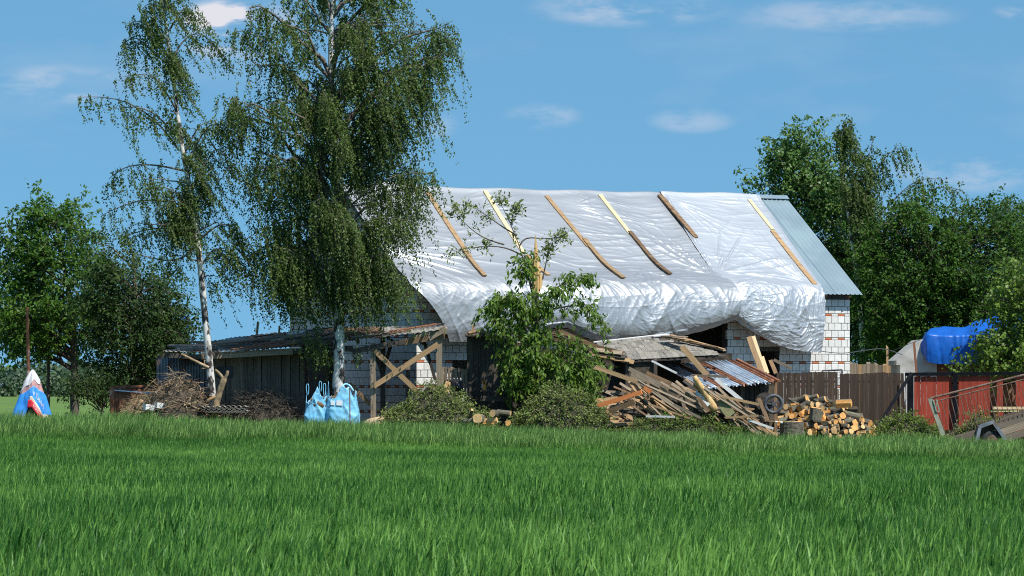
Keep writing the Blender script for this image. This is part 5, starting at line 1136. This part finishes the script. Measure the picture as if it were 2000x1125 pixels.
twig_heap('twig_heap', 'dark shaded twig heap in front of the plank wall', 440, 590, 742, 153.7, .55, 520, 52, ['limb', 'bark', 'limb'], (.4, 1.2))
twig_heap('straw_heap', 'yellowish heap of dry grass left of the root heap', 228, 330, 772, 153.1, .6, 520, 53, ['dryg', 'dryg', 'dry'], (.3, .7), .007, 'dry')
def branch(name, label, path, Y, r0, r1, mt, cat='branch', extra=()):
    T = thing(name, label, cat, P(path[0][0], path[0][1], Y)); p = smooth_path([P(u, v, Y + (q[0] if q else 0)) for u, v, *q in path], 9); MB().tube(p, list(np.linspace(r0, r1, 9)), 8, jit=.12).build('stem', M[mt], T, True)
    for e in extra: q = smooth_path([P(u, v, Y) for u, v in e], 6); MB().tube(q, list(np.linspace(r0 * .5, r1 * .5, 6)), 6, jit=.1).build('side_branch', M[mt], T, True)
    return T
branch('root_stump', 'pale forked root stump leaning against the root heap', [(418, 812), (423, 785), (431, 760), (438, 738)], 152.7, .12, .085, 'rootw', 'stump', [[(424, 775), (412, 778), (403, 784)], [(438, 740), (444, 733), (445, 724)], [(436, 740), (428, 728), (420, 722)]])
branch('bare_branch', 'long bare branch slanting up in front of the corrugated wall', [(354, 691), (375, 702), (395, 712), (408, 718)], 152.6, .03, .045, 'dry', extra=[[(408, 718), (400, 719), (394, 720)], [(402, 715), (398, 710), (400, 703)]])
branch('bare_branch', 'forked branch rising at the left end of the root heap', [(262, 800), (270, 780), (286, 755), (296, 748), (305, 740)], 152.5, .035, .012, 'w_brown', extra=[[(265, 788), (255, 797), (245, 806)]])
branch('bare_branch', 'thick pale branch lying at the foot of the root heap', [(294, 806), (330, 800), (360, 791), (384, 786)], 152.4, .055, .03, 'dry')
T = thing('corrugated_stack', 'stack of grey corrugated roofing sheets beside the root stump', 'roofing sheets', gp(440, 152.45))
for k in range(6):
    g = gp(440, 152.4); z = P(440, 806, 152.4).z + k * .035; x0, x1 = (396 - 1000) / FPX * 152.4 + RND.uniform(-.1, .1), (484 - 1000) / FPX * 152.4 + RND.uniform(-.12, .06)
    o = obj('sheet', corr_mesh('sheet', (x0, 153.1, z), (x1, 153.1, z + .0), (x1, 152.3, z - .0), (x0, 152.3, z), 9, .022, 'asb', 2, True, 0, k), T); solid(o, .009)
for (u, v, w, lab) in ((292, 793, .24, 'pale stone block at left in front of the root heap'), (314, 790, .22, 'pale stone block just right of another before the root heap')):
    o = obj('stone_block', me_block, None, Matrix.Translation(P(u, v + 3, 152.4)) @ Matrix.Rotation(.5, 4, 'Z') @ Matrix.Rotation(.12, 4, 'Y') @ Matrix.Diagonal((.34, .22, .17, 1))); tag(o, lab, 'stone')
T = thing('rusty_tank', 'low rusty sheet-metal tank beyond the straw heap', 'tank', gp(262, 155))
o = obj('side', corr_mesh('side', P(218, 757, 155), P(312, 754, 155), gp(312, 155), gp(218, 155), 10, .015, 'rust', 3), T); solid(o, .006)
MB().beam(P(215, 756, 155), P(314, 753, 155), .07, .06).build('rim', M['rust'], T); MB().beam(gp(219, 154.9), P(219, 755, 154.9), .14, .05).build('corner_post', M['rust'], T); MB().beam(P(221, 762, 154.9), P(300, 768, 154.9), .035, .03).build('pipe', M['galv'], T)
# sand heap
T, *_ = heap('sand_heap', 'pale sand heap between blue bags and green brush', 680, 815, 800, 153.4, .9, .05, .5, L_CUT, 10, 46, cat='sand', core='sand', leaves=False, flat=1.0)

# ------------------------------------------------------------------ blue bulk bags
def bulk_bag(label, u0, u1, vtop, Y, seed, dips):
    g = gp((u0 + u1) / 2, Y); w = (u1 - u0) / FPX * Y; hgt = P(0, vtop, Y).z - g.z; T = thing('bulk_bag', label, 'bag', g, 'blue bulk bags')
    n = 96; m = 40; th = np.linspace(0, 2 * math.pi, n, endpoint=False)[:, None]; q = np.linspace(0, 1, m)[None]
    e = 3.2; rad = (np.abs(np.cos(th)) ** e + np.abs(np.sin(th)) ** e) ** (-1 / e)
    bul = .86 + .16 * np.sin(np.clip(q * 1.15, 0, 1) * math.pi) ** .8; R_ = w / 2 * rad * bul
    wr = .06 * (ridged(th * 1.6 + q * 2.5, q * 2.5 - th * .5, seed, 3) - .4) + .022 * creases(th * 1.2, q * 2.2, seed, 5, 1.3)
    wr = wr * np.sin(np.clip(q, .04, 1) * math.pi * .9) ** .5
    z = g.z + hgt * q * (1 - .16 * q ** 3 * (.5 + .5 * np.cos(th * 4 + math.pi)) + .10 * q ** 4 * fbm(np.cos(th) * 2 + 4, np.sin(th) * 2, seed))
    G = np.stack([g.x + (R_ + wr) * np.cos(th), Y + .42 * (R_ + wr) * 2 * np.sin(th), z], -1)
    body = obj('sack_body', grid_mesh('sack_body', G, M['bag'], True, True), T); solid(body, .006)
    d = lump('rubble_fill', '', '', (g.x, Y, g.z + hgt * .70), (w * .40, w * .36, hgt * .16), 'w_brown', seed + 2, .3); d.parent = T; d.matrix_parent_inverse = Matrix.Translation(-T.location)
    for k in range(5):
        c = Vector((g.x + RND.uniform(-.25, .25), Y + RND.uniform(-.25, .1), g.z + hgt * .82)); plank('scrap', c, c + Vector((RND.uniform(-.3, .3), RND.uniform(-.1, .1), RND.uniform(.02, .16))), .09, .03, RND.choice(['w_brown', 'w_grey', 'w_dark']), T)
    return T, g, w, hgt
T, g, w, hg = bulk_bag('blue bulk bag with two upright lifting loops, left of the pair', 596, 642, 768, 152.75, 3, 0)
for (u, v0, v1, dx) in ((601, 772, 747, .05), (634, 775, 745, .05), (626, 765, 742, -.06)):
    p = smooth_path([P(u - 1, v0, 152.5), P(u - 3.5, v1 + 8, 152.5), P(u - 2, v1, 152.5), P(u + 2, v1 + 1, 152.5), P(u + 2.5, v1 + 10, 152.5), P(u + 1, v0, 152.5)], 14); MB().tube(p, .013, 5).build('lifting_loop', M['bag'], T, True)
T, g, w, hg = bulk_bag('larger blue bulk bag with faded white print, right of the pair', 637, 700, 757, 152.7, 6, 0)
yf_ = g.y - .42 * w * .98
for (u, v, ww, hh_) in ((650, 787, .12, .13), (663, 787, .18, .15)):
    c = P(u, v, yf_); MB().box(Matrix.Translation(c) @ Matrix.Rotation(.06, 4, 'Y') @ Matrix.Diagonal((ww, .025, hh_, 1))).build('faded_print', M['bagw'], T)
p = smooth_path([P(664, 764, 152.6), P(668, 752, 152.7), P(676, 748, 152.8), P(684, 752, 152.8), P(690, 764, 152.7)], 10); MB().tube(p, .035, 6).build('top_fold', M['bag'], T, True)
o = MB().tube([gp(684, 151.75), P(683, 757, 151.8)], .018, 6).build('metal_rod', M['rust']); tag(o, 'thin rusty rod stuck upright in front of the right blue bag', 'rod')

# ------------------------------------------------------------------ banner-covered stook at left, with pole
def stook():
    Y = 154.5; g = gp(61, Y); T = thing('covered_stook', 'cone-shaped stack wrapped in white sheet and blue-red printed banner', 'covered stack', g)
    ztop = P(0, 722, Y).z; hgt = ztop - g.z; ax = (64 - 1000) / FPX * Y
    def S(th, q, off=0.0, lift=0.0):
        th = np.asarray(th, float); q = np.asarray(q, float)
        R_ = (.015 + .64 * (1 - q) ** .8 + off * np.minimum(1, (1.02 - q) * 5)) * (1 + .10 * np.sin(th * 5 + 1) + .08 * vnoise(th * 2.2, q * 3, 5))
        return np.stack([ax - .03 * (1 - q) + R_ * np.sin(th), Y - R_ * .8 * np.cos(th), g.z + hgt * q + 0 * th], -1)
    def surf(name, mt, t0, t1, qa, qb, off, n=60, m=24):
        th = np.linspace(t0, t1, n)[:, None]; k = np.linspace(0, 1, m)[None]; q0 = qa(th); q1 = qb(th); q = q0 + (q1 - q0) * k
        G = S(th + 0 * q, q, off); G[..., 1] += .015 * vnoise(th * 6 + 0 * q, q * 9, 3); o = obj(name, grid_mesh(name, G, M[mt]), T); solid(o, .006); return o
    C = lambda v: (lambda th: v + 0 * th)
    surf('inner_stack', 'rubble', -math.pi, math.pi, C(0.), C(.92), -.05)
    surf('white_sheet', 'bwhite', -math.pi, math.pi, lambda th: .80 - .22 * np.exp(-((th + 1.3) / .6) ** 2) + .04 * np.sin(th * 5), C(1.0), .05)
    surf('faded_print', 'bpink', -1.3, 1.4, C(.60), lambda th: .83 + 0 * th, .03)
    hem = lambda th: .03 + .30 * np.exp(-((th - .05) / .42) ** 2)
    hem2 = lambda th: np.where(th > .05, .42 - .30 * np.clip((th - .05) / .75, 0, 1), .42)
    surf('blue_banner', 'bblue', -1.9, -.10, lambda th: .02 + .38 * np.exp(-((th + .10) / .35) ** 2), lambda th: .70 + .10 * th, .045)
    surf('blue_banner', 'bblue', -.12, 1.75, lambda th: hem2(th) + .14, lambda th: .74 - .12 * np.abs(th - .2), .055)
    surf('cream_stripe', 'bcream', -.12, 1.1, lambda th: hem2(th) + .085, lambda th: hem2(th) + .15, .062, 40, 6)
    surf('red_stripe', 'bred', -.22, .85, lambda th: hem2(th) - .035, lambda th: hem2(th) + .09, .066, 40, 6)
    surf('cream_corner', 'bcream', .85, 1.75, C(.0), C(.22), .05, 20, 8)
    def letters(txt, name, mt, th0, q0, dth, dq, size, off):
        cu = bpy.data.curves.new('print', 'FONT'); cu.body = txt; cu.size = 1.0; ob = bpy.data.objects.new('print', cu); COL.objects.link(ob)
        me = bpy.data.meshes.new_from_object(ob.evaluated_get(bpy.context.evaluated_depsgraph_get())); COL.objects.unlink(ob); bpy.data.objects.remove(ob); bpy.data.curves.remove(cu)
        n = len(me.vertices); co = np.empty(n * 3, np.float32); me.vertices.foreach_get('co', co); co = co.reshape(n, 3)
        th = th0 + co[:, 0] * size * dth[0] + co[:, 1] * size * dq[0]; q = q0 + co[:, 0] * size * dth[1] + co[:, 1] * size * dq[1]
        me.vertices.foreach_set('co', S(th, q, off).astype(np.float32).ravel()); me.materials.append(M[mt]); me.update(); obj(name, me, T)
    letters('DAH', 'white_lettering', 'bwhite', .35, .54, (1.0, -.35), (.3, .55), .26, .075)
    letters('ur', 'white_lettering', 'bwhite', .12, .60, (1.0, -.1), (.2, .5), .18, .075)
    letters('OS OI', 'white_lettering', 'bwhite', -1.05, .10, (1.0, .22), (-.1, .5), .24, .07)
    letters('KOZON', 'white_lettering', 'bwhite', .10, .405, (1.0, -.38), (.25, .5), .14, .085)
stook()
o = MB().tube([gp(55, 156), P(55, 700, 156), P(53, 600, 156)], [.055, .05, .045], 8).build('pole', M['rust']); tag(o, 'rusty upright pole behind the covered stook', 'pole')

# ------------------------------------------------------------------ logs
def log_mesh(k, cutm):
    rg = random.Random(100 + k); mb = MB(); n = 11; rr = [1 + rg.uniform(-.14, .14) for _ in range(n)]
    if k % 3 == 2: rr = [r * (.45 if 2 < j < 7 else 1) for j, r in enumerate(rr)]            # split log
    for x in (-.5, 0, .5):
        b = rg.uniform(-.05, .05)
        for j in range(n): a = 2 * math.pi * j / n; mb.v.append((x + rg.uniform(-.02, .02), rr[j] * math.cos(a) * .5 + b, rr[j] * math.sin(a) * .5))
    for i in range(2):
        for j in range(n): mb.f.append((i * n + j, i * n + (j + 1) % n, (i + 1) * n + (j + 1) % n, (i + 1) * n + j))
    nb = len(mb.f); mb.f += [tuple(range(n))[::-1], tuple(range(2 * n, 3 * n))]
    me = mb.mesh('log', M['barklog']); me.materials.append(M[cutm])
    for i, p in enumerate(me.polygons): p.material_index = 1 if i >= nb or (k % 3 == 2 and i % n in (2, 3, 4, 5, 6)) else 0
    return me
LOGS = [log_mesh(k, 'cut' if k % 2 else 'cuto') for k in range(12)]
def logM(c, d, L, dia):
    d = Vector(d).normalized(); y = d.orthogonal().normalized(); z = d.cross(y); Mx = Matrix.Identity(4)
    for r in range(3): Mx[r][0] = d[r] * L; Mx[r][1] = y[r] * dia; Mx[r][2] = z[r] * dia; Mx[r][3] = c[r]
    return Mx
def log(label, c, d, L, dia, k, group=None): return tag(obj('firewood_log', LOGS[k % 12], None, logM(c, d, L, dia)), label, 'log', group)
rg = random.Random(77)
def fw_top(u): return np.interp(u, [1502, 1530, 1560, 1585, 1610, 1640, 1665, 1690, 1722], [822, 792, 776, 770, 780, 782, 792, 815, 836])
core = MB(); 
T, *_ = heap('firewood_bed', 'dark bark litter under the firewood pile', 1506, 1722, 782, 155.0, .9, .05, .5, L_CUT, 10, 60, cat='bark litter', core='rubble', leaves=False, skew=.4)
placed = 0
for row in range(5):
    Yr = 154.95 - row * .28
    u = 1504 + row * 2
    while u < 1722:
        vt = fw_top(u); dia = rg.choice([.10, .13, .15, .18, .21, .25]); base = gp(u, Yr); zt = HC + (HV - vt) / FPX * 155 - row * .20
        k = 0; z = max(base.z + dia / 2, zt - dia / 2 - .0)
        if zt > base.z - .12:
            zz_ = max(base.z + dia * .5, zt - dia * .5 + rg.uniform(-.05, .03))
            a = rg.gauss(0, .75); d = (math.sin(a), -math.cos(a), rg.gauss(.0, .25)); lab = '%s firewood log in the %s of the heap, %s' % ('thick' if dia > .18 else 'thin', 'left third' if u < 1575 else 'middle' if u < 1650 else 'right third', 'front row low down' if row > 2 else 'upper rows near the fence')
            log(lab, (base.x, Yr + rg.uniform(-.06, .06), zz_), d, rg.uniform(.26, .40), dia, rg.randrange(12), 'logs of the firewood heap'); placed += 1
            if row == 4 or rg.random() < .45:
                z2 = zz_ - dia * .9
                if z2 > base.z: log(lab, (base.x + rg.uniform(-.08, .08), Yr - .1, z2), (math.sin(a + 1), -math.cos(a + 1), .1), .3, dia, rg.randrange(12), 'logs of the firewood heap')
        u += dia * 64 * rg.uniform(.85, 1.15)
log('thick upright bark-covered log among the firewood', P(1592, 808, 153.7), (.15, -.1, 1), .36, .34, 0); log('big split log lying on the right of the firewood heap', P(1648, 788, 154.3), (1, -.3, .05), .45, .26, 2)
T = thing('chopping_block', 'wide sawn stump used as chopping block beside the firewood', 'stump', gp(1545, 152.9)); g = gp(1547, 152.9); zt = P(0, 824, 152.9).z
MB().tube([(g.x, g.y, g.z - .1), (g.x, g.y, g.z + .12), (g.x, g.y, zt)], [.40, .37, .36], 18, jit=.06).build('trunk', M['barklog'], T)
MB().tube([(g.x, g.y, zt + .002), (g.x, g.y, zt + .012)], [.345, .335], 18, jit=.04).build('cut_face', M['cut'], T)
T = thing('axe_handle', 'long tool handle with orange and white tape lying by the chopping block', 'tool', P(1488, 823, 152.5)); MB().tube([P(1482, 822, 152.5), P(1514, 824, 152.5)], .028, 7).build('handle', M['w_brown'], T)
for u0, u1, mt in ((1514, 1519, 'w_white'), (1519, 1524, 'orangep'), (1524, 1529, 'w_white')): MB().tube([P(u0, 824 + (u0 - 1514) * .1, 152.5), P(u1, 824 + (u1 - 1514) * .1, 152.5)], .034, 8).build('tape_band', M[mt], T)
# felled birch logs in the green heap
for (u, v, dx, dz, L, dia, k, lab) in ((936, 817, -.3, .0, .4, .30, 1, 'thick felled log with round orange cut facing the field'), (918, 822, 1, .02, .45, .16, 3, 'pale log lying left of the round orange cut'), (958, 822, .9, .1, .4, .17, 5, 'orange split log lying right of the round orange cut'), (968, 808, -.5, .1, .4, .20, 7, 'white birch log on top of the felled logs'), (984, 806, .9, -.1, .42, .16, 9, 'upper right felled log beside the brush heap'), (991, 826, .1, .0, .35, .17, 4, 'small log end facing the field at right of felled logs'), (920, 808, .3, .8, .40, .10, 11, 'pale splinter of wood sticking up among the felled logs'), (948, 828, 1, 0, .5, .14, 8, 'low log half hidden in the wheat edge')):
    log(lab, P(u, v, 152.3), (dx, -1 if abs(dx) < .6 else -.3, dz), L, dia, k)
# flywheel with saw blade
T = thing('circular_saw', 'iron spoked flywheel with a toothed saw blade beside the firewood', 'saw', gp(1508, 153.6)); c = P(1511, 789, 153.6)
def ring(c, R_, r, k=28, seg=8): return [c + Vector((R_ * math.cos(2 * math.pi * i / k), 0, R_ * math.sin(2 * math.pi * i / k))) for i in range(k + 1)]
MB().tube(ring(c, .255, .03), .05, 8, cap=False).build('wheel_rim', M['iron'], T, True); MB().tube([c + Vector((0, -.05, 0)), c + Vector((0, .05, 0))], .06, 12).build('hub', M['iron'], T)
for i in range(5): a = 2 * math.pi * i / 5 + .5; MB().beam(c, c + Vector((.26 * math.cos(a), 0, .26 * math.sin(a))), .05, .03).build('spoke', M['iron'], T)
c2 = P(1494, 785, 153.75); pts = []
for i in range(72): a = 2 * math.pi * i / 72; r = .30 if i % 2 else .27; pts.append(c2 + Vector((r * math.cos(a), 0, r * math.sin(a))))
mb = MB(); mb.prism(pts, (0, .006, 0)); mb.build('saw_blade', M['w_dark'], T); MB().beam(gp(1505, 153.9), c2 + Vector((0, .1, 0)), .08, .08).build('stand', M['w_dark'], T)

# ------------------------------------------------------------------ heap of broken timber
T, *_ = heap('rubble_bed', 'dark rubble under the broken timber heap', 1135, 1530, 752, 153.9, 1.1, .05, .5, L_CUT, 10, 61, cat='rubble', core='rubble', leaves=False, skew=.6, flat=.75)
rg = random.Random(5)
def th_top(u): return np.interp(u, [1140, 1180, 1250, 1330, 1380, 1440, 1490, 1530], [778, 758, 760, 752, 742, 775, 800, 818])
for i in range(245):
    u = rg.uniform(1150, 1478); Yp = rg.uniform(152.8, 154.3); f = (Yp - 152.8) / 1.5; v = th_top(u) + (1 - f) * (832 - th_top(u)) + rg.uniform(-6, 6)
    a = rg.gauss(-.45, .34) if u > 1230 else rg.gauss(-.05, .5); L = rg.uniform(.4, 1.5) if u > 1230 else rg.uniform(.3, .8)
    d = Vector((math.cos(a), rg.gauss(0, .3), math.sin(a))) * L / 2; c = P(u, v + (14 if u > 1280 else 4), Yp); c.z = max(c.z, float(gz(c.x, c.y)) + abs(d.z) + .02)
    o = plank('broken_plank', c - d, c + d, rg.uniform(.05, .15), rg.uniform(.02, .05), rg.choice(['w_grey', 'w_grey', 'w_brown', 'w_brown', 'w_tan', 'w_dark', 'w_tan']), None, (rg.gauss(0, .4), -1, rg.uniform(.1, 1))); tone = {'w_grey': 'grey', 'w_brown': 'brown', 'w_dark': 'blackened', 'w_tan': 'tan'}[o.material_slots[0].material.name.replace('wood_', 'w_')]; tag(o, '%s %s splintered board in the %s of the broken timber heap' % ('long' if L > .85 else 'short', tone, 'left part' if u < 1250 else 'middle' if u < 1370 else 'right part'), 'plank', 'boards of the broken timber heap')
for (a, b, w, t, mt, Y, lab) in (
  ((1160, 716), (1300, 765), .13, .06, 'w_tan', 153.0, 'long tan beam slanting out of the heap under the slate roof'), ((1228, 720), (1325, 768), .12, .08, 'w_grey', 153.0, 'grey squared beam just above the long tan beam'), ((1243, 732), (1290, 755), .11, .06, 'w_grey', 152.9, 'short grey beam under the grey squared beam'),
  ((1262, 731), (1330, 762), .22, .12, 'w_brown', 153.3, 'thick brown beam with sawn pale end below the tin roof'), ((1168, 792), (1253, 766), .13, .04, 'w_orange', 152.6, 'bright orange board across the left of the timber heap'), ((1258, 757), (1272, 765), .12, .04, 'w_orange', 152.6, 'short orange board stub beside an upright scrap'),
  ((1266, 745), (1267, 782), .07, .04, 'w_brown', 152.7, 'upright dark red scrap in the middle of the timber heap'), ((1262, 813), (1318, 814), .06, .05, 'w_white', 152.35, 'pale horizontal rod low in the timber heap'), ((1273, 705), (1322, 729), .06, .05, 'w_white', 153.2, 'thin white pole leaning on the tin roof edge'),
  ((1331, 676), (1382, 734), .17, .05, 'w_tan', 153.4, 'long tan board leaning across the tin roof'), ((1360, 765), (1385, 792), .10, .05, 'w_white', 152.6, 'smooth white pole below the yellow split log'), ((1398, 740), (1448, 782), .12, .06, 'w_white', 152.7, 'pale grey board right of the yellow split log'), ((1363, 776), (1384, 804), .13, .05, 'w_brown', 152.45, 'brown board end left of the yellow split log'),
  ((1406, 780), (1428, 812), .30, .04, 'w_moss', 152.5, 'wide mossy board lying flat on the timber heap'), ((1400, 772), (1482, 790), .08, .05, 'w_tan', 152.4, 'long thin yellow lath above the mossy board'), ((1416, 816), (1480, 812), .06, .05, 'w_tan', 152.3, 'tan lath along the lower edge of the timber heap'), ((1462, 820), (1510, 837), .07, .05, 'w_white', 152.2, 'pale lath lying in the wheat by the chopping block'),
  ((1482, 778), (1500, 822), .11, .05, 'w_brown', 152.5, 'brown board standing beside the iron flywheel'), ((1350, 733), (1420, 736), .07, .06, 'w_grey', 153.2, 'grey lath lying flat on the tin roof'), ((1315, 790), (1372, 818), .08, .05, 'w_grey', 152.4, 'long grey lath at the lower left of the heap'), ((1270, 790), (1360, 822), .06, .04, 'w_tan', 152.4, 'tan lath sloping into the green clippings'), ((1190, 803), (1240, 785), .15, .08, 'w_brown', 152.5, 'short thick beam under the orange board')):
    prop('timber', lab, 'board', P(*a, Y), P(*b, Y - .2), w, t, mt)
for i in range(46):
    u = rg.uniform(1270, 1470); Yp = rg.uniform(152.35, 153.4); v = th_top(u) + rg.uniform(14, 62); a = rg.gauss(-.62, .16); L = rg.uniform(.9, 2.0); d = Vector((math.cos(a), rg.gauss(-.1, .12), math.sin(a))) * L / 2
    c = P(u, v, Yp); c.z = max(c.z, float(gz(c.x, c.y)) + abs(d.z) * .9 + .02); mt_ = rg.choice(['w_grey', 'w_grey', 'w_brown', 'w_tan']); o = plank('slanting_lath', c - d, c + d, rg.uniform(.04, .085), rg.uniform(.02, .04), mt_, None, (rg.gauss(0, .3), -1, .6))
    tag(o, '%s thin lath slanting down across the %s of the timber heap' % ({'w_grey': 'grey', 'w_brown': 'brown', 'w_tan': 'tan'}[mt_], 'left half' if u < 1370 else 'right half'), 'lath', 'slanting laths of the timber heap')
branch('yellow_log', 'yellow debarked crooked log lying on top of the timber heap', [(1356, 735), (1366, 752), (1378, 768), (1390, 786), (1396, 802)], 152.5, .07, .15, 'splint', 'log')
for (a, b, w, mt, lab) in (((1463, 658), (1488, 728), .17, 'w_tan', 'split tan board leaning on the house wall beside the window'), ((1471, 657), (1494, 728), .13, 'w_pale', 'pale split board leaning beside the tan one'), ((1489, 697), (1500, 730), .10, 'w_pale', 'short pale board end right of the leaning boards'), ((1505, 704), (1516, 730), .12, 'w_brown', 'brown board leaning under the small dark window'), ((1512, 703), (1545, 719), .09, 'w_grey', 'whitish roof scrap lying above the brown fence')):
    prop('leaning_board', lab, 'board', P(*b, 158.6), P(*a, 159.3), w, .04, mt)

# ------------------------------------------------------------------ weeds along the far wheat edge
def weeds():
    rng = np.random.default_rng(91); n = 2600; x = rng.uniform(-17, 17, n); y = rng.uniform(151.2, 152.7, n); S = np.stack([x, y, gz(x, y)], -1)
    D = rng.normal(0, .35, (n, 3)) + np.array([.1, 0, 1.0]); L = rng.uniform(.15, .38, n)
    o = foliage(None, S, D, L, 7, .09, .3, L_WEED, M['limb'], droop=.15, spread=.02, down=-.3, rng=rng, ribbons=False, name='weeds'); tag(o, 'weedy grass strip between the wheat and the yard', kind='stuff')
weeds()
for o in bpy.data.objects:
    if o.parent and o.name.split('.')[0] in ('leaves', 'twigs', 'limb', 'bough', 'branches', 'sparse_leaves', 'splintered_tip', 'rafter_ends'): o['kind'] = 'stuff'
